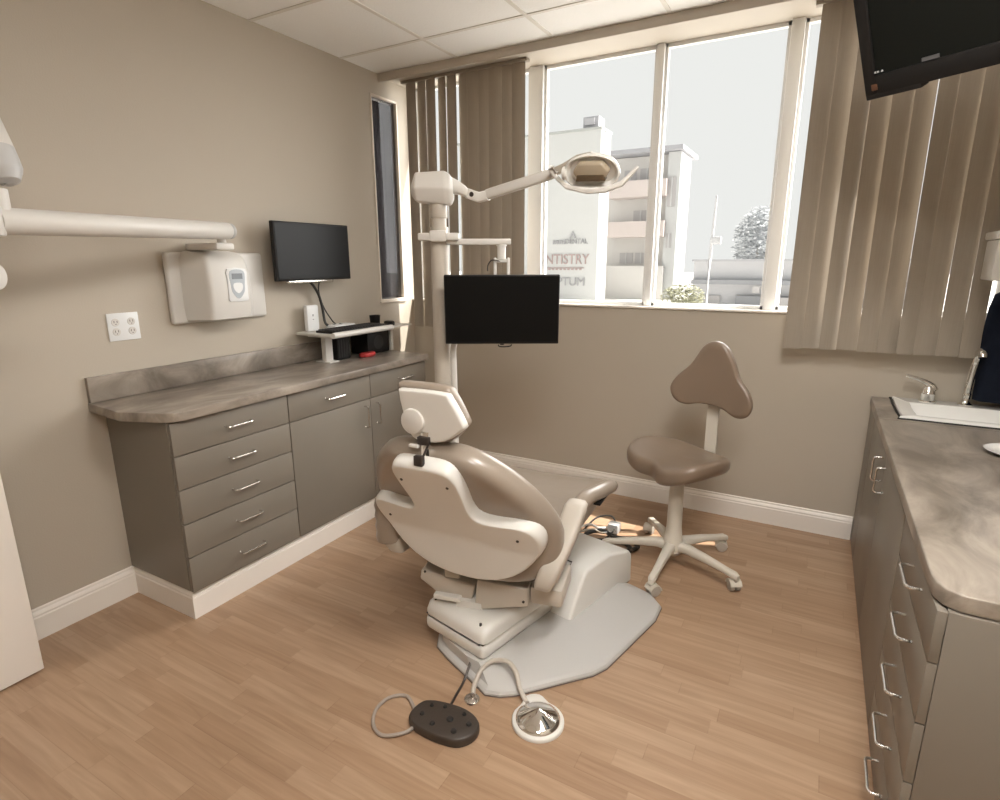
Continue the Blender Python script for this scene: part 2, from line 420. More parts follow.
b = new(); box(b, .001, XF-.02, -1.575, -.492, .131, .858); box(b, .02, .41, -1.575, -.50, 0, .131); obj('carcass', b, M['cab_panel'], t)
cab_panel('drawer', -1.575, -1.006, .719, .856, t, -1.28, .787); cab_panel('drawer', -1.006, -.492, .719, .856, t, -.70, .787)
cab_panel('door', -1.575, -1.012, .125, .719, t, -1.062, .625, True); cab_panel('door', -1.012, -.492, .125, .719, t, -.965, .625, True)
# worktop with clipped corner and splashback
b = new()
pl = [(.001, -2.20), (.27, -2.222), (.435, -2.155), (.465, -2.13), (.478, -2.09), (.478, -.49), (.001, -.49)]
prism(b, pl, lambda u, v, w: (u, v, w), .862, .900, .004)
w = obj('worktop', b, M['counter'], None, (.24, -1.34, .862)); tag(w, 'mottled grey-brown worktop with splashback along the left wall', 'worktop')
b = new(); box(b, .001, .021, -2.197, -.60, .9005, 1.005, .002); obj('splashback', b, M['counter'], w)

# ------------------------------------------------------------------ right cabinets and sink
XG = 2.872; HR = .79
def rpanel(name, y0, y1, z0, z1, parent, h=None, vert=False):
    g = .0016; b = new(); box(b, XG, XG+.019, y0+g, y1-g, z0+g, z1-g, .0012); o = obj(name, b, M['cab'], parent)
    if h:
        hy, hz = h
        hb = handle((XG, hy, hz-.048), (XG, hy, hz+.048), (-1, 0, 0), .004, .032) if vert else handle((XG, hy-.062, hz), (XG, hy+.062, hz), (-1, 0, 0), .004, .032)
        obj('handle', hb, M['nickel'], o)
t = thing('drawer_cabinet', (3.15, -1.7, 0), 'taupe drawer cabinet at the near end of the right-hand counter', 'cabinet')
b = new(); box(b, XG+.021, XR-.002, -1.975, -1.452, .0, .748); obj('carcass', b, M['cab_panel'], t)
b = new(); box(b, XG+.020, XR-.002, -1.995, -1.976, .0, .748, .001); obj('end_panel', b, M['cab_panel'], t)
zr = [.004, .150, .305, .465, .620, .747]
for k in range(5): rpanel('drawer', -1.995, -1.452, zr[k], zr[k+1], t, (-1.765, (zr[k]+zr[k+1])/2+.018))
t = thing('sink_cabinet', (3.15, -.72, 0), 'taupe two-door cabinet under the sink by the window wall', 'cabinet')
b = new()
for q_ in ((XG+.021, XR-.002, -1.448, -1.430, 0, .748), (XG+.021, XR-.002, -.020, -.002, 0, .748), (XG+.021, XR-.002, -1.43, -.02, 0, .02), (XR-.01, XR-.002, -1.43, -.02, .02, .748), (XG+.021, XG+.04, -1.43, -.02, .70, .748)): box(b, *q_)
obj('carcass', b, M['cab_panel'], t)
rpanel('door', -1.449, -.86, .004, .747, t, (-.93, .66), True); rpanel('door', -.86, -.27, .004, .747, t, (-.79, .66), True)
b = new(); box(b, XG, XG+.019, -.268, -.003, .004, .747, .001); obj('filler_panel', b, M['cab'], t)
# worktop (with a cut-out for the basin)
b = new()
pl = [(2.862, -.002), (2.862, -1.88), (2.868, -1.935), (2.885, -1.972), (2.915, -1.990), (XR-.002, -2.0), (XR-.002, -.002)]
SX0, SX1, SY0, SY1 = 2.985, 3.42, -.41, -.09
def slab(bm, z0, z1):
    prism(bm, [(2.866, -.48), (2.866, -1.915), (2.871, -1.95), (2.884, -1.975), (2.91, -1.990), (XR-.002, -2.0), (XR-.002, -.48)], lambda u, v, w: (u, v, w), z0, z1, .004)
slab(b, .750, .790)
box(b, 2.866, SX0, -.4805, -.002, .750, .790, .0); box(b, SX1, XR-.002, -.4805, -.002, .750, .790); box(b, SX0, SX1, -.4805, SY0, .750, .790); box(b, SX0, SX1, SY1, -.002, .750, .790)
rw = obj('worktop', b, M['counter'], None, (3.18, -1.0, .75)); tag(rw, 'mottled worktop of the right-hand counter, rounded at its near corner', 'worktop')

sk = thing('sink', (3.2, -.25, .79), 'white drop-in basin set into the right-hand worktop', 'sink')
b = new(); oc = smooth_outline([(2.955, -.40), (2.985, -.435), (3.42, -.435), (3.45, -.40), (3.45, -.04), (3.42, -.022), (3.0, -.022), (2.955, -.045)], 4)
ic = smooth_outline([(3.01, -.36), (3.04, -.39), (3.38, -.39), (3.405, -.36), (3.405, -.15), (3.38, -.125), (3.04, -.125), (3.01, -.15)], 4)
secs = [[(x, y, .791) for x, y in oc], [(x*.998+3.2*.002, y, .7995) for x, y in oc], [(x*.985+3.2*.015, y*.985-.25*.015, .803) for x, y in oc],
        [(x, y, .802) for x, y in ic], [(x*.98+3.2*.02, y*.98-.25*.02, .794) for x, y in ic], [(x*.90+3.2*.1, y*.9-.25*.1, .70) for x, y in ic], [(x*.6+3.2*.4, y*.6-.25*.4, .672) for x, y in ic], [(x*.1+3.2*.9, y*.1-.25*.9, .668) for x, y in ic]]
rings = [[b.verts.new(V(p)) for p in s] for s in secs]; n = len(rings[0])
for A, B2 in zip(rings, rings[1:]):
    for k in range(n): b.faces.new((A[k], A[(k+1) % n], B2[(k+1) % n], B2[k]))
b.faces.new(rings[-1])
obj('basin', b, M['bowl'], sk, ang=60)
b = new(); tube(b, [(x, y, .7915) for x, y in smooth_outline([(2.948, -.41), (2.98, -.444), (3.44, -.444), (3.458, -.41), (3.458, -.035), (3.43, -.016), (2.99, -.016), (2.948, -.035)], 3)], .005, n=6, closed=True)
obj('sealant_rim', b, M['black_soft'], sk)
t = thing('tap_lever', (3.085, -.075, .80), 'short chrome mixer base with a long lever raised to the left, on the basin rim', 'tap')
b = new(); lathe(b, [(0, 0), (.033, 0), (.034, .006), (.029, .010), (.029, .038), (.0305, .040), (.0305, .045), (.029, .047), (.027, .064), (.020, .076), (0, .078)], (3.083, -.075, .802)); obj('base', b, M['chrome'], t)
b = new(); tube(b, [(3.10, -.075, .862), (3.09, -.077, .880), (3.065, -.08, .898), (3.03, -.085, .912), (2.992, -.09, .922), (2.982, -.092, .923)], [.022, .018, .012, .009, .0075, .007], n=12, smooth=4); obj('lever', b, M['chrome'], t)
t = thing('tap_spout', (3.228, -.07, .80), 'tall upright chrome spout on the basin rim beside the dark garment', 'tap')
b = new(); lathe(b, [(0, 0), (.03, 0), (.03, .006), (.019, .012), (.014, .022), (.0155, .045), (.0165, .055), (.012, .064), (0, .064)], (3.228, -.07, .802)); obj('base', b, M['chrome'], t)
b = new(); tube(b, [(3.226, -.07, .85), (3.229, -.075, .93), (3.234, -.085, 1.01), (3.237, -.10, 1.045), (3.240, -.12, 1.058), (3.242, -.138, 1.053), (3.243, -.148, 1.036)], [.0155, .0155, .016, .018, .019, .019, .016], n=14, smooth=4); obj('spout', b, M['chrome'], t)
b = new(); c0 = (3.246, -.825, .791); lathe(b, [(0, .001), (.05, 0), (.068, .004), (.088, .014), (.090, .016), (.086, .0165), (.066, .008), (.05, .005), (0, .005)], c0, 40)
tag(obj('round_dish', b, M['bowl'], None, c0), 'round white dish lying on the right-hand worktop in front of the basin', 'dish')

# towel dispenser and garment
t = thing('towel_dispenser', (3.40, -.30, 1.38), 'pale wall dispenser box above the tall tap', 'dispenser')
b = new(); box(b, 3.163, XR-.001, -.42, -.24, 1.378, 1.535, .006); obj('body', b, M['shell'], t)
b = new(); box(b, 3.155, XR-.001, -.43, -.235, 1.537, 1.568, .006); obj('lid', b, M['shell'], t)
b = new(); secs = []
for z, xl, th_ in ((1.335, 3.30, .03), (1.31, 3.262, .05), (1.25, 3.250, .07), (1.15, 3.246, .085), (1.03, 3.250, .095), (.92, 3.252, .10), (.83, 3.254, .10)):
    s = []
    for k in range(28):
        a = 2*PI*k/28; cx = (xl+3.46)/2; rx = (3.46-xl)/2; s.append((cx+rx*math.cos(a)*(1+.05*math.sin(5*a)), -.062+.5*th_*math.sin(a)*(1+.12*math.sin(6*a+z*5)), z))
    secs.append(s)
skin_loft(b, secs); t = obj('garment', b, M['navy'], None, (3.38, -.06, .83), ang=80); tag(t, 'dark navy garment hanging below the wall dispenser', 'clothing')
b = new(); tube(b, [(3.38, -.0005, 1.36), (3.38, -.03, 1.352), (3.38, -.06, 1.345), (3.38, -.066, 1.355)], .005); tag(obj('coat_hook', b, M['nickel'], None, (3.38, -.03, 1.35)), 'small metal hook on the window wall holding the navy garment', 'hook')

# ------------------------------------------------------------------ television, upper right
P0 = V((2.645, -1.063, 1.964)); e = V((.83, -.56, 0)).normalized(); nn = V((e.y, -e.x, 0)); tt = .46
up = V((0, 0, math.cos(tt)))+nn*math.sin(tt); no = e.cross(up); no = no if no.dot(nn) > 0 else -no
MT = MX(((e.x, no.x, up.x, P0.x), (e.y, no.y, up.y, P0.y), (e.z, no.z, up.z, P0.z), (0, 0, 0, 1)))   # x right, y towards viewer, z up
t = thing('television', tuple(P0+e*.39), 'large black television hanging from the ceiling at upper right, tilted down', 'television')
b = new(); box(b, 0, .78, -.05, 0, 0, .50, .006, mat=MT); box(b, .10, .68, -.10, -.05, .03, .42, .02, mat=MT); box(b, 0.0, .16, -.03, .012, -.012, .006, .004, mat=MT); box(b, .0, .012, -.04, .006, .10, .26, .004, mat=MT); obj('housing', b, M['black'], t)
b = new()
for x0, x1, z0, z1 in ((0, .035, 0, .5), (.745, .78, 0, .5), (.035, .745, 0, .055), (.035, .745, .465, .5)): box(b, x0, x1, 0, .012, z0, z1, .003, mat=MT)
obj('bezel', b, M['black'], t)
b = new(); box(b, .03, .75, 0, .004, .05, .47, mat=MT); obj('screen', b, M['tv_screen'], t)
b = new(); box(b, .168, .213, .012, .0135, .058, .068, mat=MT); obj('maker_badge', b, mat('badge_grey', (.13, .13, .135), .3, metal=.4), t)
b = new(); box(b, .022, .040, .0125, .0145, .014, .032, .001, mat=MT); obj('sensor', b, M['amberlamp'], t)
b = new(); 
for q in (.036, .044, .056): box(b, q, q+.005, .012, .0138, .062, .067, mat=MT)
obj('indicator', b, M['led'], t)
b = new(); c = P0+e*.39-no*.10+up*.25
cyl(b, c, c-no*.10, .03); cyl(b, c-no*.10, (c-no*.10).xy.to_3d()+V((0, 0, H)), .022); cyl(b, (c-no*.10).xy.to_3d()+V((0, 0, H-.012)), (c-no*.10).xy.to_3d()+V((0, 0, H)), .08); obj('ceiling_bracket', b, M['black'], t)

# ------------------------------------------------------------------ wall monitor, keyboard tray and clutter
t = thing('wall_monitor', (.06, -1.02, 1.36), 'flat black monitor mounted on the left wall above the keyboard shelf', 'monitor')
MW = MX.Translation((.12, -1.022, 1.362)) @ MX.Rotation(.0, 4, 'Z')
b = new(); box(b, -.028, 0, -.268, .268, 0, .304, .005, mat=MW); box(b, -.05, -.028, -.13, .13, .05, .25, .008, mat=MW); obj('housing', b, M['black'], t)
b = new(); box(b, 0, .0015, -.258, .258, .012, .294, mat=MW); obj('screen', b, M['screen'], t)
b = new(); box(b, .001, .071, -1.07, -.97, 1.46, 1.56, .004); box(b, .001, .012, -1.09, -.95, 1.43, 1.59, .003); obj('wall_bracket', b, M['black'], t)
b = new(); box(b, -.030, .006, -.20, .12, -.012, .001, .003, mat=MW); obj('lower_trim', b, M['nickel'], t)

t = thing('keyboard_shelf', (.2, -.8, 1.03), 'white wall shelf carrying the keyboard above the worktop', 'shelf')
b = new(); box(b, .02, .30, -1.12, -.62, 1.060, 1.076, .006); box(b, .12, .29, -.63, -.40, 1.062, 1.070, .003); obj('tray', b, M['wht'], t)
b = new(); tube(b, [(.306, -1.11, 1.070), (.312, -1.08, 1.072), (.312, -.68, 1.072), (.306, -.63, 1.070)], .016, n=10, smooth=3); obj('front_rail', b, M['wht'], t)
b = new(); box(b, .13, .165, -1.04, -.985, .902, 1.06, .004); box(b, .05, .20, -1.06, -.965, 1.045, 1.06, .003); box(b, .09, .20, -1.05, -.975, .9005, .908, .002); obj('support_post', b, M['wht'], t)
b = new(); box(b, .15, .19, -.50, -.475, .902, 1.062, .004); obj('support_post', b, M['wht'], t)

t = thing('keyboard', (.2, -.86, 1.077), 'black keyboard lying on the white wall shelf', 'keyboard')
b = new(); box(b, .15, .295, -1.09, -.65, 1.0765, 1.090, .004); obj('body', b, M['black'], t)
b = new()
for r_ in range(6):
    for c_ in range(20):
        y = -1.082+c_*.0212; x = .160+r_*.0215; box(b, x, x+.018, y, y+.018, 1.0895, 1.0955, .0025, 1)
k = obj('keys', b, M['black_soft'], t)
b = new(); pillow(b, smooth_outline([(.20, -.62), (.225, -.60), (.255, -.60), (.275, -.62), (.27, -.645), (.215, -.645)], 4), lambda u, v, w: (u, v+.06, w-.006), 1.077, 1.107, .02); tag(obj('mouse', b, M['black'], None, (.24, -.62, 1.077)), 'black mouse at the right end of the keyboard shelf', 'mouse')
t = thing('router', (.06, -1.075, 1.077), 'upright white router box standing at the left end of the wall shelf', 'router')
b = new(); box(b, .045, .075, -1.072, -.985, 1.0765, 1.222, .008); obj('body', b, M['wht2'], t)
b = new(); box(b, .0752, .0762, -1.035, -1.025, 1.16, 1.172); box(b, .0752, .0762, -1.035, -1.025, 1.14, 1.145); obj('status_light', b, M['led'], t)
b = new(); box(b, .06, .14, -.93, -.76, 1.0765, 1.10, .006); hb = obj('docking_hub', b, M['wht2'], None, (.1, -.84, 1.077)); tag(hb, 'low white docking box between the wall and the keyboard', 'computer accessory')
for q in (-.90, -.85):
    b = new(); box(b, .09, .11, q, q+.01, 1.10, 1.106); obj('socket', b, M['greyband'], hb)
b = new(); cc = (.14, -.585, 1.0705); lathe(b, [(0, 0), (.026, 0), (.030, .01), (.034, .055), (.035, .062), (.031, .062), (.028, .014), (0, .012)], cc); tag(obj('cup', b, M['black'], None, cc), 'small black cup on the far right of the wall shelf', 'cup')
b = new(); tube(b, [(.08, -1.06, 1.372), (.075, -1.01, 1.33), (.05, -.95, 1.27), (.045, -.925, 1.19), (.06, -.93, 1.12), (.08, -.93, 1.10)], .0075, n=8, smooth=6); tag(obj('cable', b, M['cable'], None, (.08, -1.06, 1.1)), 'thick black cable curving from the wall monitor down to the shelf', 'cable')
b = new(); tube(b, [(.08, -.96, 1.372), (.05, -.95, 1.30), (.04, -.91, 1.20), (.06, -.87, 1.12), (.075, -.86, 1.102)], .004, n=8, smooth=6); tag(obj('cable', b, M['cable'], None, (.08, -.96, 1.1)), 'thin black cable hanging straight below the wall monitor', 'cable')
b = new(); box(b, .05, .17, -.955, -.85, .9012, 1.035, .006); pc = obj('computer_box', b, M['black'], None, (.11, -.9, .901)); tag(pc, 'upright black box under the wall shelf, nearest its white post', 'computer')
b = new()
for q in range(5): box(b, .1702, .1715, -.945+q*.02, -.937+q*.02, .915, 1.02)
obj('vent', b, M['black_soft'], pc)
b = new(); box(b, .17, .171, -.862, -.856, .93, 1.0); obj('light_strip', b, mat('pale_green_strip', (.30, .42, .34), .4), pc)
b = new(); box(b, .05, .19, -.72, -.515, .9012, 1.04, .008); pc = obj('speaker_box', b, M['black'], None, (.12, -.62, .901)); tag(pc, 'wide black box under the right end of the wall shelf', 'computer')
b = new(); lathe(b, [(0, .003), (.03, .004), (.042, .0), (.045, .0)], (.191, -.62, .97), 24, MX.Rotation(PI/2, 4, 'Y')); obj('front_disc', b, M['black_soft'], pc)
b = new(); pillow(b, smooth_outline([(.19, -.80), (.23, -.81), (.25, -.77), (.23, -.70), (.20, -.70)], 4), lambda u, v, w: (u, v, w), .9012, .925, .015); tag(obj('red_pouch', b, M['red'], None, (.21, -.76, .901)), 'small red item lying on the worktop between two black boxes', 'pouch')

# wall outlet
t = thing('wall_outlet', (.004, -2.013, 1.196), 'white double electrical outlet on the left wall below the x-ray arm', 'outlet')
b = new(); box(b, .0005, .006, -2.078, -1.95, 1.138, 1.254, .0025); obj('cover_plate', b, M['wht2'], t)
for yc in (-2.046, -1.982):
    for zc in (1.176, 1.216):
        b = new(); lathe(b, [(0, .0015), (.0155, .0015), (.0165, 0), (0, -.001)], (.006, yc, zc), 20, MX.Rotation(PI/2, 4, 'Y')); s_ = obj('receptacle', b, M['wht'], t)
        b = new(); box(b, .0074, .0082, yc-.007, yc-.005, zc-.002, zc+.007); box(b, .0074, .0082, yc+.005, yc+.007, zc-.002, zc+.007); cyl(b, (.0074, yc, zc-.008), (.0082, yc, zc-.008), .002, n=8); obj('slots', b, M['bolt'], s_)

# ------------------------------------------------------------------ x-ray unit
t = thing('xray_control_unit', (.03, -1.55, 1.18), 'white x-ray wall plate with a bulging control box and small display', 'x-ray unit')
b = new(); box(b, .0008, .032, -1.812, -1.300, 1.184, 1.506, .014, 3); obj('wall_plate', b, M['wht'], t)
b = new()
secs = []
for z, xr_, y0, y1 in ((1.190, .11, -1.685, -1.475), (1.20, .140, -1.70, -1.465), (1.26, .152, -1.705, -1.465), (1.34, .156, -1.705, -1.465), (1.42, .152, -1.705, -1.47), (1.48, .140, -1.70, -1.48), (1.505, .12, -1.685, -1.50), (1.512, .09, -1.67, -1.52)):
    q = .028; s = [(.03, y0-.05)]
    for a in range(5): an = PI + a*PI/8; s.append((xr_-q-q*math.sin(an+PI/2) if False else xr_-q+q*math.sin((a/4)*PI/2), y0+q-q*math.cos((a/4)*PI/2)))
    for a in range(5): s.append((xr_-q+q*math.cos((a/4)*PI/2), y1-q+q*math.sin((a/4)*PI/2)))
    s.append((.03, y1+.01)); secs.append([(x, y, z) for x, y in s])
skin_loft(b, secs); obj('control_box', b, M['wht'], t, ang=50)
MK = MX.Translation((.1555, -1.555, 1.355)) @ MX.Rotation(.0, 4, 'Y')
b = new(); prism(b, smooth_outline([(-.048, .075), (.048, .075), (.052, .03), (.052, -.05), (.045, -.075), (-.045, -.075), (-.052, -.05), (-.052, .03)], 2), lambda u, v, w: MK @ V((w, u, v)), -.006, .003, .001); kp = obj('keypad', b, M['wht2'], t)
b = new(); prism(b, smooth_outline([(-.036, .065), (.036, .065), (.037, .0), (.03, -.035), (0, -.063), (-.03, -.035), (-.037, .0)], 4), lambda u, v, w: MK @ V((w, u, v)), .003, .0042); obj('keypad_field', b, M['lcd_face'], kp)
b = new(); prism(b, smooth_outline([(-.022, .008), (.022, .008), (.022, -.02), (0, -.038), (-.022, -.02)], 3), lambda u, v, w: MK @ V((w, u, v)), .0042, .0052); obj('button_field', b, M['wht2'], kp)
b = new(); prism(b, [(-.028, .028), (.028, .028), (.028, .054), (-.028, .054)], lambda u, v, w: MK @ V((w, u, v)), .0042, .0052); obj('display', b, M['lcd'], kp)

t = thing('wall_xray_machine', (.20, -1.60, 1.53), 'long white x-ray extension arm reaching left across the wall', 'x-ray arm')
b = new(); cyl(b, (.215, -1.655, 1.515), (.215, -1.655, 1.60), .019); box(b, .01, .24, -1.70, -1.61, 1.514, 1.545, .008); obj('wall_pivot', b, M['wht'], t)
b = new(); A0, A1 = V((.235, -1.635, 1.596)), V((.50, -2.575, 1.578)); cyl(b, A0, A1, .0365, .0385, n=32, bev=.004); obj('extension_tube', b, M['wht'], t)
b = new(); d = (A0-A1).normalized(); cyl(b, A0+d*.0005, A0+d*.022, .034, n=32, bev=.004); obj('end_cap', b, M['greyband'], t)
b = new(); cyl(b, V((.500, -2.600, 1.535)), V((.500, -2.600, 1.62)), .046, n=32, bev=.006); obj('elbow_joint', b, M['wht'], t)
b = new(); cyl(b, (.488, -2.555, 1.60), (.488, -2.555, 1.668), .030, n=24, bev=.003); obj('swivel_post', b, M['wht'], t)
A2, A3 = V((.512, -2.535, 1.718)), V((.27, -2.56, 2.30))
b = new(); tube(b, [A2+(A2-A3).normalized()*.045, A2+(A2-A3).normalized()*.035, A2+(A2-A3).normalized()*.012, A2, A2.lerp(A3, .045), A2.lerp(A3, .09)], [.012, .030, .043, .047, .048, .048], n=28); obj('arm_shoe', b, M['greyband'], t)
b = new(); tube(b, [A2.lerp(A3, .09), A2.lerp(A3, .92), A2.lerp(A3, .97), A3], [.048, .046, .04, .02], n=28); obj('scissor_arm', b, M['wht'], t)
b = new(); tube(b, [A3, V((.40, -3.00, 1.55))], [.036, .034], n=20); obj('scissor_arm', b, M['wht'], t)
b = new(); cyl(b, (.47, -2.98, 1.44), (.47, -2.66, 1.42), .065, .060, n=32, bev=.02); cyl(b, (.50, -2.66, 1.425), (.568, -2.62, 1.425), .030, .038, n=24, bev=.004); box(b, .36, .47, -3.06, -2.86, 1.38, 1.56, .02); obj('tube_head', b, M['wht'], t)

# ------------------------------------------------------------------ open door leaf at far left
t_ = new(); box(t_, .195, .235, -3.42, -2.60, .008, 2.04, .002); d1 = struct('door_1', t_, M['white_trim'])
b = new(); cyl(b, (.235, -2.66, .98), (.275, -2.66, .98), .012); tube(b, [(.275, -2.66, .98), (.28, -2.70, .98), (.28, -2.78, .98)], .009, n=10, smooth=3); obj('door_handle', b, M['nickel'], d1)

# ------------------------------------------------------------------ dental chair
def frame(o, th):
    x = V((math.cos(th), math.sin(th), 0)); y = V((-math.sin(th), math.cos(th), 0)); o = V(o)
    return MX(((x.x, y.x, 0, o.x), (x.y, y.y, 0, o.y), (0, 0, 1, 0), (0, 0, 0, 1)))
MB = frame((1.52, -1.79, 0), -.222)        # base: x right, y towards the toe end
MU = frame((1.55, -1.87, 0), .048)         # seat and back, swivelled on the base
ML = frame((1.535, -1.57, 0), .22)         # link covers
chair = thing('dental_chair', (1.535, -1.57, 0), 'reclining taupe dental chair with ivory shells standing in the middle of the floor', 'dental chair')
def P(m): return lambda u, v, w: m @ V((u, v, w))
# floor plate
b = new()
op = [(-.125, .02), (-.08, -.03), (0.0, -.05), (.12, -.07), (.23, -.09), (.275, -.065), (.315, -.02), (.46, .235), (.478, .30), (.478, .68), (.455, .78), (.38, .835), (.28, .845), (-.14, .83), (-.16, .40)]
n = len(op); rings = []
for k_, z in ((1.0, .001), (1.0, .012), (.985, .020), (.955, .026)):
    rings.append([b.verts.new(MB @ V((.13+(u-.13)*k_, .38+(v-.38)*k_, z))) for u, v in op])
inn = [(-.10, .03), (-.065, -.0), (0.0, -.03), (.10, -.045), (.155, -.04), (.17, .0), (.185, .08), (.245, .25), (.285, .33), (.29, .62), (.28, .70), (.26, .74), (.22, .75), (-.12, .75), (-.13, .42)]
rings.append([b.verts.new(MB @ V((u, v, .066))) for u, v in inn])
for A, B2 in zip(rings, rings[1:]):
    for k in range(n): b.faces.new((A[k], A[(k+1) % n], B2[(k+1) % n], B2[k]))
b.faces.new(rings[-1]); b.faces.new(rings[0][::-1])
base = obj('base_plate', b, M['plate'], chair, ang=14)
b = new(); tube(b, [MB @ V((u*1.0, v, .004)) for u, v in op], .0025, n=6, closed=True); obj('rubber_edge', b, mat('plate_edge', (.16, .13, .11), .6), base)
# pedestal cover
b = new()
prof = [(.395, .02), (.37, .045), (.375, .075), (.468, .222), (.50, .240), (.66, .240), (.835, .190), (.862, .16), (.868, .02)]
prism(b, prof, lambda u, v, w: MB @ V((w, u, v)), -.25, .262, .018, 4); obj('pedestal_cover', b, M['shell'], chair, ang=50)
b = new()
tube(b, [MB @ V(p) for p in ((-.17, .498, .242), (.178, .498, .242), (.178, .470, .225), (.178, .385, .085))], .003, n=6); obj('cover_seam', b, M['bolt'], chair)
# lift arm box : two shells with a seam
def rbox(m, x0, x1, y0, y1, z0, z1, bev, seg=4, ch=0):
    b = new(); box(b, x0, x1, y0, y1, z0, z1, bev, seg, mat=m); return b
b = rbox(MB, -.150, .166, -.030, .60, .060, .122, .022); obj('lift_arm_lower_cover', b, M['shell'], chair, ang=50)
b = new(); secs = []
for y, hw, z1 in ((-.026, .135, .172), (-.018, .152, .190), (.0, .159, .204), (.03, .159, .210), (.55, .159, .228)):
    cr = .03; z1 -= .024; s = [(-hw, y, .126), (-hw, y, z1-cr)]
    for a in range(1, 6): s.append((-hw+cr-cr*math.cos(a/5*PI/2), y, z1-cr+cr*math.sin(a/5*PI/2)))
    for a in range(0, 5): s.append((hw-cr+cr*math.sin(a/5*PI/2), y, z1-cr+cr*math.cos(a/5*PI/2)))
    s += [(hw, y, z1-cr), (hw, y, .126)]; secs.append([MB @ V((x+.0065, yy, z)) for x, yy, z in s])
skin_loft(b, secs); uc = obj('lift_arm_upper_cover', b, M['shell'], chair, ang=50)
b = rbox(MB, -.146, .158, -.022, .56, .1215, .1265, 0); obj('seam', b, M['bolt'], uc)
for x, y in ((.125, .002), (-.118, .004)):
    b = new(); cyl(b, MB @ V((x, y, .178)), MB @ V((x, y, .1875)), .005, n=10); obj('screw', b, M['bolt'], uc)
b = rbox(MB, -.12, .12, .02, .42, .05, .09, .01); obj('scissor_linkage', b, M['cab_dark'], chair)
# swivel bearing and link covers
b = new(); lathe(b, [(0, .218), (.12, .218), (.135, .24), (.135, .31), (.15, .33), (.15, .36), (0, .36)], (1.535, -1.55, 0)); obj('swivel_bearing', b, M['cab_dark'], chair)
b = new(); prism(b, [(.010, .310), (.208, .302), (.208, .232), (.032, .188), (.0, .196)], lambda u, v, w: ML @ V((u, w, v)), -.182, -.10, .006); pc = obj('link_cover', b, M['shell2'], chair)
b = new(); cyl(b, ML @ V((.190, -.1815, .25)), ML @ V((.190, -.185, .25)), .005, n=10); obj('screw', b, M['bolt'], pc)
b = new(); prism(b, [(-.222, .336), (-.230, .295), (-.145, .236), (-.02, .225), (.0, .30)], lambda u, v, w: ML @ V((u, w, v-.03)), -.165, -.06, .008); pc = obj('link_cover', b, M['shell2'], chair)
b = new(); cyl(b, ML @ V((-.205, -.1645, .30)), ML @ V((-.205, -.168, .30)), .005, n=10); obj('screw', b, M['bolt'], pc)
b = new(); box(b, -.115, -.055, -.19, -.12, .305, .345, .005, mat=ML); obj('link_block', b, M['shell2'], chair)
b = new(); box(b, -.165, -.055, -.19, -.06, .203, .224, .006, mat=ML); box(b, -.075, .03, -.185, -.05, .170, .214, .008, mat=ML); obj('link_foot', b, M['shell'], chair)
b = new(); box(b, .21, .33, -.165, .04, .235, .305, .012, mat=ML); obj('link_cover', b, M['shell2'], chair)
b = new(); tube(b, [ML @ V(p) for p in ((-.02, -.15, .33), (.05, -.17, .345), (.14, -.16, .33), (.22, -.13, .34))], .009, n=8, smooth=4); tube(b, [ML @ V(p) for p in ((.08, -.14, .32), (.16, -.15, .315), (.27, -.12, .33))], .006, n=8, smooth=4); obj('hoses', b, M['black_soft'], chair)
# seat tub
b = new(); sec = []
for z, hw, s0, s1 in ((.350, .15, .22, .62), (.358, .215, .20, .70), (.385, .275, .18, .76), (.42, .305, .17, .79), (.45, .31, .17, .80)):
    s = []
    for k in range(36):
        a = 2*PI*k/36; cs, sn = math.cos(a), math.sin(a)
        s.append(MU @ V((math.copysign(abs(cs)**.6, cs)*hw, (s0+s1)/2+math.copysign(abs(sn)**.6, sn)*(s1-s0)/2, z)))
    sec.append(s)
skin_loft(b, sec); obj('seat_pan', b, M['shell2'], chair, ang=50)
# seat cushion : lofted along the length
b = new(); sec = []
for s, hw, zt, th_ in ((.205, .24, .470, .05), (.22, .27, .490, .080), (.27, .30, .512, .11), (.38, .315, .498, .11), (.55, .325, .488, .095), (.70, .335, .492, .07), (.79, .345, .502, .06), (.835, .34, .498, .05), (.86, .32, .487, .032), (.868, .305, .475, .012)):
    ring = []
    for k in range(40):
        a = 2*PI*k/40; cs, sn = math.cos(a), math.sin(a); r_ = math.copysign(abs(cs)**.38, cs)
        zz = zt-th_/2+math.copysign(abs(sn)**.55, sn)*th_/2
        if sn > 0: zz += .020*abs(r_)**3 - .010*(1-abs(r_)**2)
        ring.append(MU @ V((r_*hw, s-.03*abs(r_)**4, zz)))
    sec.append(ring)
skin_loft(b, sec); seatc = obj('seat_cushion', b, M['vinyl'], chair, ang=70)
# backrest shell (rear), cushion
def sb(z): return -.52*(z-.6)-.25*(z-.6)**2 if z > .5 else .0495-.12*(z-.5)*(1 if z > .38 else 1)+0*z
def backmap(off, wrap=.45, k=1.0, zs=1.05, dz=.055):
    def f(r, z, w):
        r = r*.965-.11*(z-.55); z = .60+(z-.60)*zs-dz
        return MU @ V((r, sb(z)+w*.90+wrap*max(0, abs(r)-.08)**2*k, z+w*.42))
    return f
half = [(.0, .868), (.06, .868), (.100, .862), (.122, .845), (.128, .815), (.124, .76), (.118, .715), (.126, .678), (.16, .664), (.22, .664), (.285, .668), (.325, .660), (.347, .638), (.352, .605), (.338, .565), (.310, .532), (.27, .490), (.215, .452), (.14, .422), (.06, .408)]
out = half + [(0, .405)] + [(-r, z) for r, z in half[:0:-1]]
out = [(p.x, p.y) for p in catmull([V((r, z, 0)) for r, z in out], 2, True)]
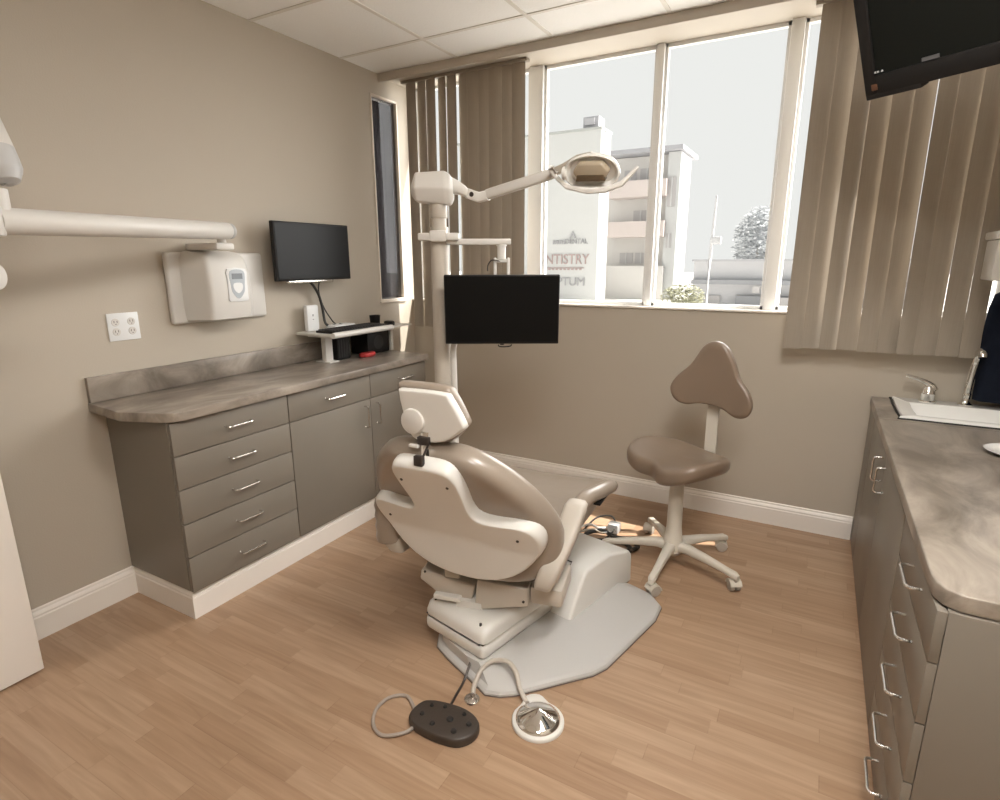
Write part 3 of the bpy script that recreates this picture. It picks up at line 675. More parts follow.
b = new(); pillow(b, out, backmap(0, .30), 0, .075, edge=.020, c=(0, .60), pw=.8); sh = obj('backrest_shell', b, M['shell'], chair, ang=70)
for r, z in ((-.100, .80), (.085, .80), (.265, .612), (-.28, .60)):
    q = backmap(0, .30); b = new(); cyl(b, q(r, z, .004), q(r, z, -.0025), .0052, n=10); obj('screw', b, M['bolt'], sh)
ch = [(.0, .905), (.10, .905), (.165, .892), (.215, .865), (.27, .82), (.325, .75), (.36, .68), (.378, .61), (.372, .53), (.345, .46), (.29, .41), (.20, .375), (.10, .36)]
out = ch + [(0, .355)] + [(-r, z) for r, z in ch[:0:-1]]
out = [(p.x, p.y) for p in catmull([V((r, z, 0)) for r, z in out], 2, True)]
b = new(); pillow(b, out, backmap(0, .30, zs=1.0, dz=.068), .045, .150, edge=.055, c=(0, .62), pw=.75, crown=-.05); obj('backrest_cushion', b, M['vinyl'], chair, ang=70)
for sg in (-1,):                                       # pleated side bolsters low on the cushion
    b = new(); sec = []
    for j in range(9):
        z = .395+.17*j/8; th_ = .040+.0025*(j % 2)
        sec.append([MU @ V((sg*(.345+.050*math.cos(a)*(1+.1*(j % 2))), .12+th_*1.4*math.sin(a), z)) for a in [2*PI*k/16 for k in range(16)]])
    skin_loft(b, sec); obj('side_bolster', b, M['vinyl'], chair, ang=60)
# headrest
b = new(); hs = lambda r, z, w: MU @ V((r-.008, -.085+w-.10*(z-1.0), z))
ho = [(-.112, 1.055), (-.092, 1.066), (.055, 1.066), (.082, 1.048), (.124, .972), (.116, .950), (.040, .900), (-.045, .893), (-.082, .912), (-.10, .97)]
pillow(b, smooth_outline(ho, 3), hs, 0, .035, edge=.012, pw=.8); hsh = obj('headrest_shell', b, M['shell'], chair, ang=70)
b = new(); ho2 = [(-.138, 1.066), (-.108, 1.082), (.040, 1.080), (.070, 1.060), (.112, .978), (.108, .950), (.04, .890), (-.06, .885), (-.10, .90), (-.125, .98)]
pillow(b, smooth_outline(ho2, 3), hs, .028, .082, edge=.026, pw=.7); obj('headrest_cushion', b, M['vinyl'], chair, ang=70)
b = new(); cyl(b, hs(-.062, .962, .004), hs(-.062, .962, -.012), .043, n=32, bev=.006); obj('adjustment_knob', b, M['wht'], hsh)
b = new()
box(b, -.052, -.010, -.092, -.074, .888, .915, .003, mat=MU); box(b, -.045, -.012, -.126, -.108, .828, .862, .003, mat=MU)
tube(b, [MU @ V(p) for p in ((-.012, -.086, .893), (-.012, -.110, .868), (-.018, -.118, .852))], .004, n=8); obj('headrest_bracket', b, M['bolt'], chair)
b = new(); box(b, -.045, -.015, -.080, -.068, .80, .93, .002, mat=MU); obj('slide_bar', b, M['chrome'], chair)
b = new(); box(b, -.080, -.045, -.100, -.086, .878, .888, .002, mat=MU); obj('release_lever', b, M['wht'], chair)
# armrests
for sg in (-1, 1):
    b = new(); sec = []
    for s, z, hs_, hr, r in ((.13, .352, .034, .030, .300), (.13, .375, .046, .037, .308), (.16, .44, .046, .039, .325), (.225, .52, .040, .040, .345), (.275, .58, .036, .040, .352), (.292, .605, .034, .039, .354), (.295, .616, .026, .032, .354)):
        ring = []
        for k in range(24):
            a = 2*PI*k/24; cs, sn = math.cos(a), math.sin(a)
            ring.append(MU @ V((sg*(r+.008+math.copysign(abs(cs)**.5, cs)*hr), s+math.copysign(abs(sn)**.5, sn)*hs_, z)))
        sec.append(ring)
    skin_loft(b, sec); ab = obj('armrest_bracket', b, M['shell2'], chair, ang=60)
    b = new(); sec = []
    for s, z, h_, w_, r in ((.305, .578, .020, .020, .352), (.315, .583, .026, .028, .354), (.40, .592, .030, .031, .366), (.50, .585, .030, .032, .390), (.58, .578, .028, .031, .405), (.605, .575, .022, .024, .410), (.615, .574, .010, .011, .412)):
        sec.append([MU @ V((sg*(r+math.cos(2*PI*k/20)*w_), s if sg > 0 else .325+(s-.325)*.5, z+math.sin(2*PI*k/20)*h_)) for k in range(20)])
    skin_loft(b, sec); obj('armrest_pad', b, M['vinyl'], chair, ang=60)
    b = new(); box(b, sg*(.395 if sg > 0 else .375)-.014, sg*(.395 if sg > 0 else .375)+.014, .44 if sg > 0 else .36, .56 if sg > 0 else .44, .548, .557, .003, mat=MU); obj('pad_carrier', b, M['black'], ab)

# ------------------------------------------------------------------ light post, operatory light, patient monitor
PX, PY = 1.150, -1.300
post = thing('light_post', (PX, PY, 0), 'tall ivory post standing behind the dental chair, carrying lamp and monitor arms', 'post')
b = new(); cyl(b, (PX, PY, .012), (PX, PY, 1.60), .038, n=32); cyl(b, (PX, PY, 0), (PX, PY, .02), .09, n=32, bev=.006); obj('pole', b, M['shell2'], post)
b = new(); cyl(b, (PX, PY, 1.60), (PX, PY, 1.715), .031, n=32); cyl(b, (PX, PY, 1.635), (PX, PY, 1.70), .036, n=32, bev=.003); obj('upper_tube', b, M['shell2'], post)
dX = V((.874, .486, 0)); dY = V((-.486, .874, 0))
MP = MX(((dX.x, dY.x, 0, PX), (dX.y, dY.y, 0, PY), (0, 0, 1, 0), (0, 0, 0, 1)))
b = new(); box(b, -.085, .085, -.06, .03, 1.545, 1.575, .006, mat=MP); box(b, -.035, .035, -.065, -.03, 1.54, 1.585, .006, mat=MP); obj('collar', b, M['wht'], post)
# boxy knuckle with chamfered faces
b = new(); sec = []
for x, hy, z0, z1, zm in ((-.108, .05, 1.725, 1.765, 1.745), (-.090, .065, 1.700, 1.812, 1.748), (.030, .070, 1.688, 1.818, 1.748), (.052, .062, 1.690, 1.805, 1.745), (.064, .045, 1.710, 1.78, 1.74)):
    q = .6; s = [(x, -hy, zm), (x, -hy*q, z1), (x, hy*q, z1), (x, hy, zm), (x, hy*q, z0), (x, -hy*q, z0)]
    sec.append([MP @ V(p) for p in s])
skin_loft(b, sec); kb = obj('knuckle_housing', b, M['wht'], post, ang=20)
bmod = kb.modifiers.new('soft', 'BEVEL'); bmod.width = .006; bmod.segments = 3; bmod.limit_method = 'ANGLE'; bmod.angle_limit = .3
b = new(); sec = []
for x, y, hz, hy, zc in ((.045, .0, .036, .036, 1.768), (.085, .005, .027, .028, 1.757), (.112, .008, .022, .024, 1.743), (.124, .008, .014, .015, 1.740)):
    sec.append([MP @ V((x, y+math.copysign(abs(math.cos(a))**.6, math.cos(a))*hy, zc+math.copysign(abs(math.sin(a))**.6, math.sin(a))*hz)) for a in [2*PI*k/20 for k in range(20)]])
skin_loft(b, sec); obj('knuckle_arm', b, M['wht'], post, ang=50)

lamp = thing('dental_lamp', (1.80, -1.23, 1.75), 'ivory overhead dental lamp on a long slanting arm in front of the window', 'lamp')
LJ = V((1.305, -1.205, 1.722)); LE = V((1.63, -1.205, 1.792)); LH = V((1.79, -1.215, 1.825))
b = new()
def flat_arm(bm, pts, hw, hz):
    sec = []
    for i, p in enumerate(pts):
        d = (pts[min(i+1, len(pts)-1)]-pts[max(i-1, 0)]).normalized(); sd = V((-d.y, d.x, 0)).normalized(); u_ = sd.cross(d)*-1
        a_ = hw[i] if isinstance(hw, (list, tuple)) else hw; c_ = hz[i] if isinstance(hz, (list, tuple)) else hz
        sec.append([p+sd*a_*math.copysign(abs(math.cos(t))**.45, math.cos(t))+u_*c_*math.copysign(abs(math.sin(t))**.45, math.sin(t)) for t in [2*PI*k/20 for k in range(20)]])
    skin_loft(bm, sec)
J0 = MP @ V((.122, .008, 1.736))
flat_arm(b, [J0+V((-.012, -.006, 0)), J0+V((-.004, 0, 0)), LJ-V((.015, 0, .002)), LJ+V((.03, 0, .004))], [.008, .019, .020, .018], [.010, .020, .021, .020]); obj('joint', b, M['shell'], lamp, ang=50)
b = new(); cyl(b, J0.lerp(LJ, .45)+V((0, -.0195, 0)), J0.lerp(LJ, .45)+V((0, -.0235, 0)), .010, n=16); obj('pivot_bolt', b, M['bolt'], lamp)
b = new(); flat_arm(b, [LJ+V((.012, 0, .002)), LJ+V((.03, 0, .008)), LE-V((.03, 0, .008)), LE], [.014, .018, .016, .014], [.016, .020, .0205, .019]); obj('lower_arm', b, M['wht'], lamp, ang=50)
b = new(); flat_arm(b, [LE-V((.01, 0, 0)), LE+V((.05, 0, .016)), V((1.73, -1.205, 1.836)), V((1.785, -1.205, 1.845))], [.015, .017, .017, .012], [.014, .017, .013, .010]); obj('upper_arm', b, M['vinyl_arm'], lamp, ang=50)
# lamp head : open face tilted down towards the chair
HC = V((1.800, -1.245, 1.776))
hx = V((.96, .10, -.03)).normalized(); hn = V((.22, -.85, -.48)); hn = (hn-hx*hn.dot(hx)).normalized(); hz_ = hx.cross(hn)*-1
if hz_.z < 0: hz_ = -hz_
MH = MX(((hx.x, hn.x, hz_.x, HC.x), (hx.y, hn.y, hz_.y, HC.y), (hx.z, hn.z, hz_.z, HC.z), (0, 0, 0, 1)))    # y = out of the lamp's face
b = new(); o_ = smooth_outline([(-.105, .0), (-.085, .045), (-.03, .066), (.03, .066), (.085, .045), (.105, 0), (.085, -.038), (.03, -.052), (-.03, -.052), (-.085, -.038)], 4)
sec = [[MH @ V((u*k, w, v*k)) for u, v in o_] for k, w in ((.25, -.075), (.6, -.062), (.86, -.035), (.98, -.005), (1.0, .010), (.94, .014), (.84, .006), (.8, -.004))]
skin_loft(b, sec); obj('reflector_housing', b, M['shell'], lamp, ang=50)
b = new(); o3 = [(-.070, .012), (-.045, .046), (.045, .046), (.072, .012), (.052, -.020), (-.052, -.020)]
prism(b, o3, lambda u, v, w: MH @ V((u*(1-w*1.5), w, v*(1-w*1.5))), -.005, .028, .010, 4); obj('lens_cover', b, M['lens'], lamp, ang=50)
b = new(); prism(b, [(-.056, -.021), (.056, -.021), (.050, .002), (-.050, .002)], lambda u, v, w: MH @ V((u, w, v)), .0, .032, .003); obj('lamp_reflector', b, mat('dark_amber_reflector', (.15, .115, .075), .2, metal=.5), lamp)
b = new(); flat_arm(b, [MH @ V(p) for p in ((-.165, -.01, .012), (-.135, .0, -.018), (-.095, .015, -.045), (-.02, .024, -.058), (.05, .024, -.056), (.11, .012, -.040), (.14, .0, -.012), (.165, -.01, .012))], [.006, .009, .010, .011, .011, .010, .009, .005], [.006, .008, .010, .011, .011, .009, .007, .005]); obj('handle_bar', b, M['wht'], lamp, ang=60)
b = new(); tube(b, [MH @ V((-.145, -.01, -.005)), MH @ V((-.16, -.01, .02))], .014, n=14); tube(b, [LE+V((0, -.01, -.012)), MH @ V((-.16, -.01, .02))], .010, n=12); cyl(b, MH @ V((-.112, .0, .0)), MH @ V((-.092, .0, .0)), .024, n=20, bev=.004); obj('yoke', b, M['shell'], lamp)

pm = thing('patient_monitor', (1.44, -1.28, 1.12), 'black flat patient monitor hanging from the arm on the light post', 'monitor')
b = new(); box(b, .045, .30, -.035, .0, 1.528, 1.552, .004, mat=MP); cyl(b, MP @ V((.055, -.018, 1.53)), MP @ V((.055, -.018, 1.56)), .026, n=20, bev=.003); obj('swing_arm', b, M['wht'], pm)
b = new(); q = MP @ V((.262, -.018, 0)); cyl(b, q+V((0, 0, 1.47)), q+V((0, 0, 1.528)), .018, n=20); cyl(b, q+V((0, 0, 1.522)), q+V((0, 0, 1.527)), .022, n=20); obj('drop_swivel', b, M['shell'], pm)
b = new(); box(b, .228, .240, -.035, .0, 1.36, 1.475, .003, mat=MP); box(b, .284, .296, -.035, .0, 1.36, 1.475, .003, mat=MP); box(b, .228, .296, -.03, -.005, 1.455, 1.47, .003, mat=MP); obj('drop_bracket', b, M['wht'], pm)
b = new(); tube(b, [MP @ V(p) for p in ((.255, -.04, 1.46), (.222, -.045, 1.465), (.205, -.045, 1.445), (.203, -.045, 1.42))], .003, n=8, smooth=4); obj('cable_clip', b, M['bolt'], pm)
mm = V((1.440, -1.282, 1.262)); ex = V((.878, .478, 0)).normalized(); en = V((ex.y, -ex.x, 0)); tl = .06; eu = V((0, 0, math.cos(tl)))-en*math.sin(tl)*-1; e2 = ex.cross(eu); e2 = e2 if e2.dot(en) > 0 else -e2
MM = MX(((ex.x, e2.x, eu.x, mm.x), (ex.y, e2.y, eu.y, mm.y), (ex.z, e2.z, eu.z, mm.z), (0, 0, 0, 1)))
b = new(); box(b, -.237, .237, -.03, .0, -.140, .144, .004, mat=MM); box(b, -.12, .12, -.055, -.03, -.09, .09, .008, mat=MM); obj('housing', b, M['black'], pm)
b = new(); box(b, -.232, .232, .0, .0012, -.130, .139, mat=MM); obj('screen', b, mat('patient_screen', (.004, .004, .004), .35, spec=.15), pm)
b = new(); box(b, -.008, .008, -.004, .004, -.1435, -.140, mat=MM); tube(b, [MM @ V(p) for p in ((-.015, .0, -.142), (-.012, .0, -.150), (.01, .0, -.152), (.035, .0, -.149), (.04, 0, -.142))], .0025, n=6, smooth=3); obj('control_tab', b, M['black'], pm)
b = new(); tube(b, [MP @ V(p) for p in ((.075, -.03, 1.16), (.062, -.03, 1.13), (.050, -.03, 1.09), (.050, -.03, 1.0), (.052, -.03, .8), (.05, -.03, .3))], .0135, n=12, smooth=5); obj('cable_sleeve', b, M['wht'], post)

# ------------------------------------------------------------------ foot controls on the floor
t = thing('foot_pedal', (1.675, -2.13, 0), 'dark brown rounded foot pedal with buttons on the floor', 'foot control')
MF = frame((1.678, -2.108, 0), .30)
b = new(); o_ = smooth_outline([(-.115, .03), (-.085, .085), (-.02, .09), (.06, .07), (.112, .02), (.112, -.045), (.07, -.09), (.01, -.088), (-.07, -.06), (-.113, -.02)], 4)
sec = [[MF @ V((u*k, v*k*.80, z)) for u, v in o_] for k, z in ((.97, .001), (1.0, .006), (1.0, .022), (.975, .030), (.93, .033), (.5, .034))]
skin_loft(b, sec); obj('body', b, M['brown'], t, ang=50)
for u, v, r_ in ((-.055, .055, .007), (-.01, .058, .007), (.06, .035, .007), (.085, -.01, .009), (-.075, .005, .008), (.02, .0, .012), (-.03, -.035, .009), (.045, -.055, .010)):
    b = new(); lathe(b, [(0, .007), (r_*.7, .006), (r_, .002), (r_, -.002)], tuple(MF @ V((u, v*.8, .034))), 14); obj('button', b, M['black_soft'], t)
b = new(); tube(b, [V(p) for p in ((1.575, -2.12, .012), (1.54, -2.09, .008), (1.49, -2.065, .007), (1.445, -2.10, .007), (1.44, -2.16, .007), (1.475, -2.215, .007), (1.53, -2.235, .007), (1.585, -2.195, .008), (1.60, -2.16, .012))], .0058, n=8, smooth=6); obj('hose_loop', b, M['grey_tube'], t)
b = new(); tube(b, [V(p) for p in ((1.655, -2.04, .015), (1.64, -1.98, .008), (1.63, -1.92, .008), (1.625, -1.88, .03), (1.62, -1.84, .058), (1.61, -1.80, .07))], .0048, n=8, smooth=5); obj('cord', b, M['bolt'], t)

t = thing('disc_foot_control', (1.93, -1.935, 0), 'chrome domed foot disc in a pale ring on the floor', 'foot control')
DC = (1.935, -1.945, 0)
b = new(); o_ = smooth_outline([(.085*math.cos(a), .085*math.sin(a)) if not (1.7 < a < 2.7) else (.112*math.cos(a), .112*math.sin(a)) for a in [2*PI*k/16 for k in range(16)]], 3)
sec = [[V((DC[0]+u*k, DC[1]+v*k, z)) for u, v in o_] for k, z in ((1, .001), (1.0, .010), (.96, .014), (.8, .014))]
skin_loft(b, sec); obj('ring_base', b, M['shell'], t, ang=50)
b = new(); lathe(b, [(0, .052), (.006, .051), (.030, .040), (.060, .026), (.072, .019), (.073, .012)], DC, 48); obj('disc', b, M['chrome'], t, ang=60)
b = new(); tube(b, [V(p) for p in ((1.875, -1.90, .012), (1.855, -1.885, .014), (1.83, -1.87, .03), (1.80, -1.84, .062), (1.76, -1.825, .078), (1.71, -1.84, .074), (1.68, -1.88, .05), (1.682, -1.93, .022), (1.692, -1.952, .010))], .0085, n=10, smooth=6); obj('hose', b, mat('clear_grey_hose', (.50, .45, .39), .3), t)
b = new(); lathe(b, [(0, .012), (.016, .011), (.026, .006), (.028, .001), (0, .001)], (1.695, -1.965, 0), 24); lathe(b, [(0, .022), (.007, .021), (.008, .01)], (1.695, -1.962, 0), 12); obj('floor_fitting', b, M['nickel'], t)

# junction clutter on the floor between chair and stool
t = thing('floor_junction', (1.66, -.62, 0), 'tangle of dark hoses and a pale block on the floor behind the dental chair base', 'utility hoses')
b = new(); box(b, 1.70, 1.76, -.56, -.50, .001, .055, .006); obj('junction_box', b, M['greyband'], t)
for pts, r_, m_ in ((((1.58, -.60, .01), (1.62, -.50, .05), (1.70, -.47, .06), (1.74, -.55, .03), (1.72, -.64, .01)), .005, 'cable'),
                    (((1.60, -.66, .012), (1.68, -.60, .03), (1.76, -.62, .02), (1.84, -.60, .012), (1.90, -.66, .012), (1.84, -.74, .012), (1.76, -.74, .012)), .011, 'cable'),
                    (((1.66, -.70, .012), (1.74, -.68, .02), (1.83, -.67, .02), (1.88, -.71, .012), (1.82, -.77, .012)), .010, 'cable'),
                    (((1.56, -.60, .02), (1.60, -.56, .03), (1.66, -.58, .03), (1.70, -.55, .03)), .007, 'wht'),
                    (((1.57, -.66, .02), (1.64, -.62, .035), (1.69, -.63, .03), (1.73, -.60, .03)), .006, 'chrome')):
    b = new(); tube(b, [V(p) for p in pts], r_, n=8, smooth=6); obj('hose', b, M[m_], t)

# ------------------------------------------------------------------ stool
SC = V((2.085, -.715, 0))
st = thing('dental_stool', tuple(SC), 'brown saddle stool with backrest on a five-arm wheeled base near the window wall', 'stool')
b = new(); lathe(b, [(0, .055), (.034, .055), (.050, .075), (.050, .12), (.042, .15), (.036, .20), (.033, .44), (.030, .45), (0, .45)], tuple(SC)); obj('column', b, M['stool_metal'], st)
for k in range(5):
    a = math.radians(-93+72*k); d = V((math.cos(a), math.sin(a), 0)); s_ = V((-d.y, d.x, 0)); RR = .33
    b = new(); sec = []
    for r_, z, w_, h_ in ((.02, .100, .026, .026), (.08, .108, .024, .022), (.18, .100, .019, .018), (.28, .086, .016, .014), (.325, .078, .018, .016), (.342, .072, .012, .012)):
        sec.append([SC+d*r_+s_*w_*math.copysign(abs(math.cos(q))**.6, math.cos(q))+V((0, 0, z+h_*math.copysign(abs(math.sin(q))**.6, math.sin(q)))) for q in [2*PI*j/16 for j in range(16)]])
    skin_loft(b, sec); arm = obj('base_arm', b, M['stool_metal'], st, ang=50)
    c = SC+d*RR; w_ = V((math.cos(a+.9), math.sin(a+.9), 0)); c2 = c+V((-w_.y, w_.x, 0))*.012
    b = new()
    for sg in (-1, 1): cyl(b, c2+w_*sg*.004+V((0, 0, .0275)), c2+w_*sg*.024+V((0, 0, .0275)), .027, n=22, bev=.005)
    cyl(b, c+V((0, 0, .03)), c+V((0, 0, .068)), .009, n=12)
    ca = obj('caster', b, M['caster'], st)
    b = new()
    hood = []
    for sg in (-.026, .026):
        hood.append([c2+w_*sg+V((-w_.y, w_.x, 0))*(math.cos(q)*.030)+V((0, 0, .0275+math.sin(q)*.030)) for q in [PI*(j/10)*.95 for j in range(11)]] + [c2+w_*sg+V((-w_.y, w_.x, 0))*(math.cos(q)*.0265)+V((0, 0, .0275+math.sin(q)*.0265)) for q in [PI*((10-j)/10)*.95 for j in range(11)]])
    skin_loft(b, hood); obj('hood', b, M['stool_metal'], ca)
# seat: local frame, v = facing direction
fd = V((-.60, -.80, 0)); rd = V((-fd.y, fd.x, 0))           # rd = sitter's left ... shown to the right in the picture
SS = V((2.085, -.665, 0))
def seatmap(u, v, w):
    sad = .045*(abs(u)/.2)**2 - .016*max(0, v/.2) - .010
    return SS+rd*u*1.06+fd*v*1.1+V((0, 0, .517+w+sad*1.0))
so = [(-.02, .150), (.08, .185), (.165, .165), (.215, .09), (.215, -.02), (.165, -.125), (.07, -.175), (-.05, -.175), (-.155, -.125), (-.215, -.02), (-.225, .09), (-.175, .165), (-.10, .180)]
b = new(); pillow(b, smooth_outline(so, 4), seatmap, -.045, .040, edge=.045, pw=.7, crown=.05); obj('seat', b, M['vinyl2'], st, ang=70)
b = new(); box(b, -.07, .06, -.07, .06, 0, .02, .006, mat=MX.Translation(SS+V((0, 0, .435)))); tube(b, [SS+V((0, 0, .445)), SS+V((-.14, -.02, .442)), SS+V((-.20, -.03, .448))], .004, n=8); obj('under_plate', b, M['black'], st)
# back stem and backrest
BK = V((2.188, -.500, 0)); nb = V((-.15, -.99, 0)).normalized(); rb = V((-nb.y, nb.x, 0))
b = new(); sec = []
for p, z in ((SS+V((.06, .07, 0)), .435), (SS+V((.10, .14, 0)), .435), (BK+V((.0, .018, 0)), .43), (BK+V((.0, .012, 0)), .55), (BK+V((0, .010, 0)), .72), (BK+V((0, .012, 0)), .80)):
    sec.append([p+rb*x+V((0, 0, z))-nb*y for x, y in ((-.028, -.005), (.028, -.005), (.028, .005), (-.028, .005))])
skin_loft(b, sec); obj('back_stem', b, M['stool_metal'], st, ang=60)
def backmap2(u, v, w):
    return BK+rb*u+V((0, 0, .80+v))+nb*(w+1.1*u*u+.02) 
bo = [(-.01, .290), (.045, .272), (.085, .215), (.125, .125), (.175, .065), (.195, .01), (.175, -.045), (.12, -.062), (.05, -.030), (-.05, -.018), (-.12, -.030), (-.175, -.005), (-.195, .055), (-.165, .115), (-.11, .175), (-.06, .262)]
b = new(); pillow(b, smooth_outline(bo, 4), backmap2, -.022, .030, edge=.035, pw=.7); obj('backrest', b, M['vinyl2'], st, ang=70)

# ------------------------------------------------------------------ outside; haze is mixed into the building, letter and tree colours
OW = mat('pale_render', (.50, .505, .50), .9); OP = mat('pinkish_render', (.54, .48, .455), .9); OG = mat('grey_glazing', (.40, .385, .385), .5); OD = mat('grey_eaves', (.38, .38, .40), .9); OB = mat('beige_render', (.55, .535, .515), .9)
b = new(); box(b, -60, 60, .16, 90, -.5, -.4); struct('ground', b, mat('pale_paving', (.70, .69, .66), .9))
bd = thing('sign_building', (-7.5, 22, -.4), 'tall white building with lettering on its wall, seen at the left of the window', 'building')
b = new(); box(b, -12.5, -5.75, 20, 21.2, -.4, 6.62); box(b, -12.5, -8.6, 21.2, 24.6, -.4, 6.55); obj('wall', b, OW, bd)
b = new(); box(b, -12.55, -5.72, 19.95, 21.25, 6.54, 6.64); obj('parapet', b, mat('pale_cap', (.38, .39, .38), .9), bd)
b = new(); box(b, -6.6, -5.95, 20.2, 20.9, 6.64, 7.10); box(b, -6.5, -6.1, 20.1, 20.2, 6.78, 7.02); obj('rooftop_unit', b, OD, bd)
def text(s, x, z, size, m, name='lettering', y=19.97, sx=1.0):
    c = bpy.data.curves.new(name, 'FONT'); c.body = s; c.size = size; c.extrude = .02; c.align_x = 'LEFT'
    o = bpy.data.objects.new(name, c); COL.objects.link(o); o.data.materials.append(m)
    dg = bpy.context.evaluated_depsgraph_get(); me = bpy.data.meshes.new_from_object(o.evaluated_get(dg)); bpy.data.objects.remove(o)
    me.transform(MX.Translation((x, y, z)) @ MX.Rotation(PI/2, 4, 'X') @ MX.Diagonal((sx, 1, 1, 1)))
    b = new(); b.from_mesh(me); return obj(name, b, m, bd)
TR = mat('hazed_red_letters', (.38, .30, .29), .9); TG = mat('grey_letters', (.34, .34, .35), .9)  # letter colours lightened towards the wall to imitate haze
text('DENTISTRY', -8.75, 1.33, .60, TR, sx=.86); text('OPTUM', -7.95, .43, .50, TG)
text('DENTAL', -7.2, 2.16, .30, TG, sx=.9)
b = new(); box(b, -8.0, -6.3, 19.96, 19.99, 1.15, 1.19); 
for k in range(9): box(b, -7.95+.18*k, -7.86+.18*k, 19.95, 19.99, 1.08, 1.14)
obj('sign_rule', b, TR, bd)
b = new(); prism(b, [(-7.0, 2.39), (-6.85, 2.69), (-6.70, 2.39), (-6.78, 2.39), (-6.85, 2.56), (-6.92, 2.39)], lambda u, v, w: (u, w, v), 19.95, 19.99)
for k in range(6): box(b, -7.75+.10*k, -7.69+.10*k, 19.95, 19.99, 2.16, 2.32)
obj('sign_emblem', b, TG, bd)

bd = thing('apartment_building', (-4, 27, -.4), 'three-storey apartment block with pinkish balconies, seen at the window mullion', 'building')
y0 = 25.0; K = (y0+3.3578)/(20+3.3578)
def X_(x): return 2.584+(x-2.584)*K
def Z_(z): return 1.4605+(z-1.4605)*K
b = new(); box(b, X_(-6.6), X_(-3.0), y0+.9, y0+3, -.4, Z_(5.5)); box(b, X_(-5.4), X_(-3.0), y0, y0+1, -.4, Z_(1.25)); obj('wall', b, OB, bd)
b = new(); box(b, X_(-5.6), X_(-2.5), y0-.1, y0+3.4, Z_(5.52), Z_(5.68)); obj('roof_slab', b, OD, bd)
for za, zb in ((3.90, 4.52), (2.38, 2.98)):
    b = new(); box(b, X_(-5.35), X_(-3.05), y0-.1, y0+.9, Z_(za), Z_(zb)); obj('balcony', b, OP, bd)
b = new(); box(b, X_(-3.1), X_(-2.62), y0+.3, y0+2.6, -.4, Z_(5.5)); obj('end_wall', b, OW, bd)
for xa, xb, za, zb in ((-4.95, -4.45, 4.45, 5.02), (-4.3, -3.75, 4.47, 5.05), (-4.5, -3.9, 2.95, 3.45), (-5.0, -4.45, 1.35, 1.78), (-4.35, -3.85, 1.35, 1.78), (-3.05, -2.75, 3.5, 4.6), (-3.0, -2.8, 1.95, 2.5)):
    yy = y0+.28 if xa > -3.2 else y0+.88
    b = new(); box(b, X_(xa), X_(xb), yy-.02, yy+.05, Z_(za), Z_(zb)); f = obj('window', b, OG, bd)
    b = new(); box(b, X_((xa+xb)/2)-.03, X_((xa+xb)/2)+.03, yy-.05, yy, Z_(za), Z_(zb)); obj('glazing_bar', b, OW, f)
bd = thing('low_building', (1, 22, -.4), 'long low building with grey awning stripes beyond the street', 'building')
b = new(); box(b, -2.0, 5.5, 21, 27, -.4, 1.45); obj('wall', b, mat('pale_lilac_render', (.50, .50, .515), .9), bd)
b = new(); box(b, -2.05, 5.5, 20.8, 27, 1.42, 1.50); obj('roof_edge', b, OD, bd)
b = new(); box(b, -2.0, 5.5, 20.6, 21, .55, .72); box(b, -.3, 5.5, 20.7, 21, -.2, .12); obj('awning', b, mat('slate_awning', (.27, .275, .29), .9), bd)
b = new(); box(b, .3, .55, 20.5, 20.6, .25, .5); box(b, -1.5, -.9, 20.9, 21, -.3, .1); box(b, 1.0, 1.6, 20.5, 20.7, -.3, .1); obj('shop_fitting', b, OG, bd)
b = new(); tube(b, [(-.92, 18, -.4), (-.92, 18, 1.5), (-.86, 18, 3.6)], [.07, .06, .035], n=10); box(b, -.95, -.6, 17.9, 18.1, 2.0, 2.25, .02); t = obj('street_pole', b, mat('pale_grey_pole', (.44, .44, .45), .6), None, (-.92, 18, -.4)); tag(t, 'thin pale street pole beyond the right-hand window pane', 'pole')
def foliage(name, cx, cy, cz, rx, ry, rz, cnt, leaf, m, trunk=None, label='', cat='', seed=1):
    rnd = random.Random(seed); t = thing(name, (cx, cy, -.4), label, cat); b = new()
    for i in range(cnt):
        while True:
            p = V((rnd.uniform(-1, 1), rnd.uniform(-1, 1), rnd.uniform(-1, 1)))
            if .25 < p.length < 1: break
        p = V((cx+p.x*rx, cy+p.y*ry, cz+p.z*rz)); q = MX.Rotation(rnd.uniform(0, 6.28), 4, 'Z') @ MX.Rotation(rnd.uniform(-1, 1), 4, 'X'); l = leaf*rnd.uniform(.6, 1.2)
        vs = [b.verts.new(p+(q @ V(c))*l) for c in ((-.5, 0, 0), (0, .3, .08), (.5, 0, 0), (0, -.3, .08))]; b.faces.new(vs)
    obj('foliage', b, m, t, ang=180)
    b = new(); tube(b, [(cx, cy, -.4), (cx+.02, cy, cz*.5), (cx, cy, cz)], [trunk or .05, (trunk or .05)*.7, .01], n=8); obj('trunk', b, mat(name+'_bark', (.45, .42, .38), .9), t)
foliage('shrub', .28, 8, .78, .42, .3, .24, 1400, .07, mat('shrub_leaves', (.36, .36, .26), .9), .03, 'pale green rounded shrub just outside the window above the sill', 'shrub', 3)
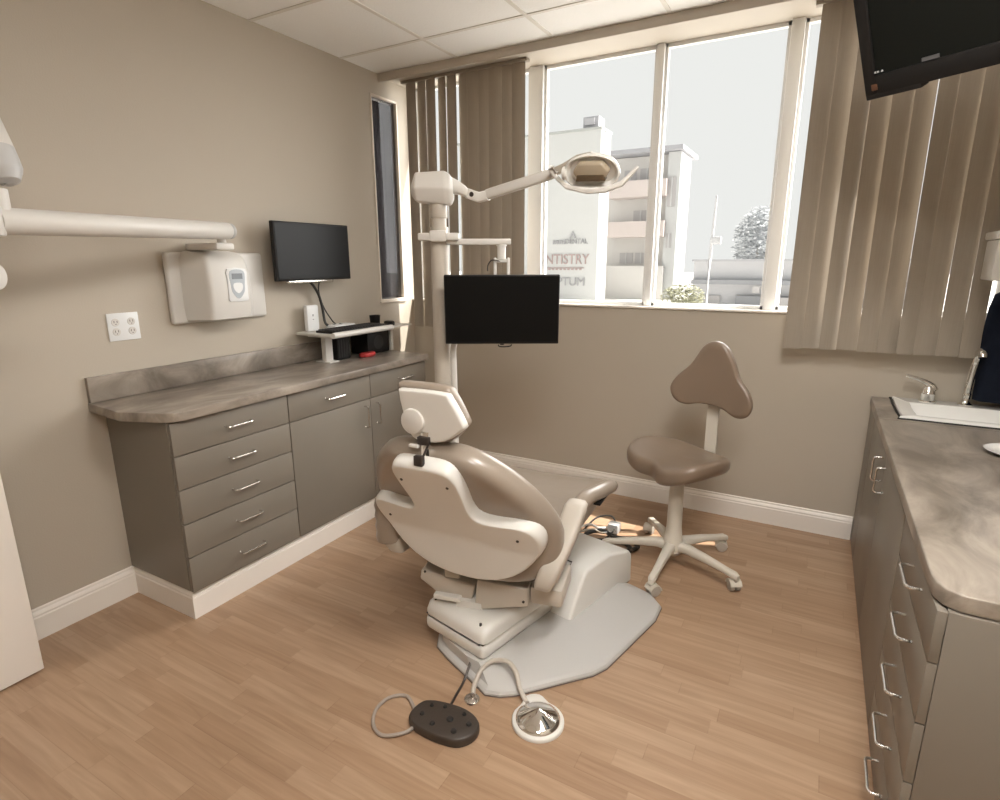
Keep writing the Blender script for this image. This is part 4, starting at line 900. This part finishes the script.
foliage('street_tree', -.55, 30, 2.3, 1.25, 1.2, 1.9, 2600, .26, mat('hazed_tree_leaves', (.50, .515, .53), .9), .15, 'pale hazy tree rising behind the low building', 'tree', 5)  # leaf colour greyed to hold the distant haze

# ------------------------------------------------------------------ lights
FIX = emit('fill_diffuser', (1.0, .965, .915), 45.0)
for x, y in ((2.725, -2.125), (2.725, -3.345)):  # out-of-view panels added to brighten the room
    t = thing('ceiling_fill_light', (x, y, H-.01), 'unseen square ceiling panel added to light the room', 'ceiling light', 'ceiling panels')
    b = new()
    for a0, a1, c0, c1 in ((-.30, -.27, -.30, .30), (.27, .30, -.30, .30), (-.27, .27, -.30, -.27), (-.27, .27, .27, .30)): box(b, x+a0, x+a1, y+c0, y+c1, H-.012, H-.001, .002)
    obj('frame', b, M['white_trim'], t)
    b = new(); box(b, x-.27, x+.27, y-.27, y+.27, H-.009, H-.004); obj('diffuser', b, FIX, t)
sd = V((-2.0, -1.0, -3.2)).normalized()
sl = bpy.data.lights.new('sun', 'SUN'); sl.energy = 11; sl.angle = .009; sl.color = (1, .95, .88); so_ = bpy.data.objects.new('sun', sl); COL.objects.link(so_)
so_.rotation_euler = sd.to_track_quat('-Z', 'Y').to_euler(); so_.location = (4, 6, 9)
hd = V((-.50, -.84, -.22)).normalized()
hl = bpy.data.lights.new('sky_fill_sun', 'SUN'); hl.energy = 11.0; hl.angle = math.radians(75); hl.color = (1, .985, .96); ho_ = bpy.data.objects.new('sky_fill_sun', hl); COL.objects.link(ho_)  # second, very broad sun lamp added to strengthen daylight through the window
ho_.rotation_euler = hd.to_track_quat('-Z', 'Y').to_euler(); ho_.location = (8, 14, 8)
w = bpy.data.worlds.new('sky'); scn.world = w; w.use_nodes = True; N = w.node_tree.nodes; bg = N['Background']
bg.inputs[0].default_value = (.985, .995, .965, 1); bg.inputs[1].default_value = .86
vs = scn.view_settings; vs.view_transform = 'Standard'; vs.look = 'None'; vs.exposure = 0; vs.gamma = 1; vs.use_curve_mapping = False
scn.cycles.max_bounces = 8; scn.cycles.diffuse_bounces = 5; scn.cycles.transparent_max_bounces = 12
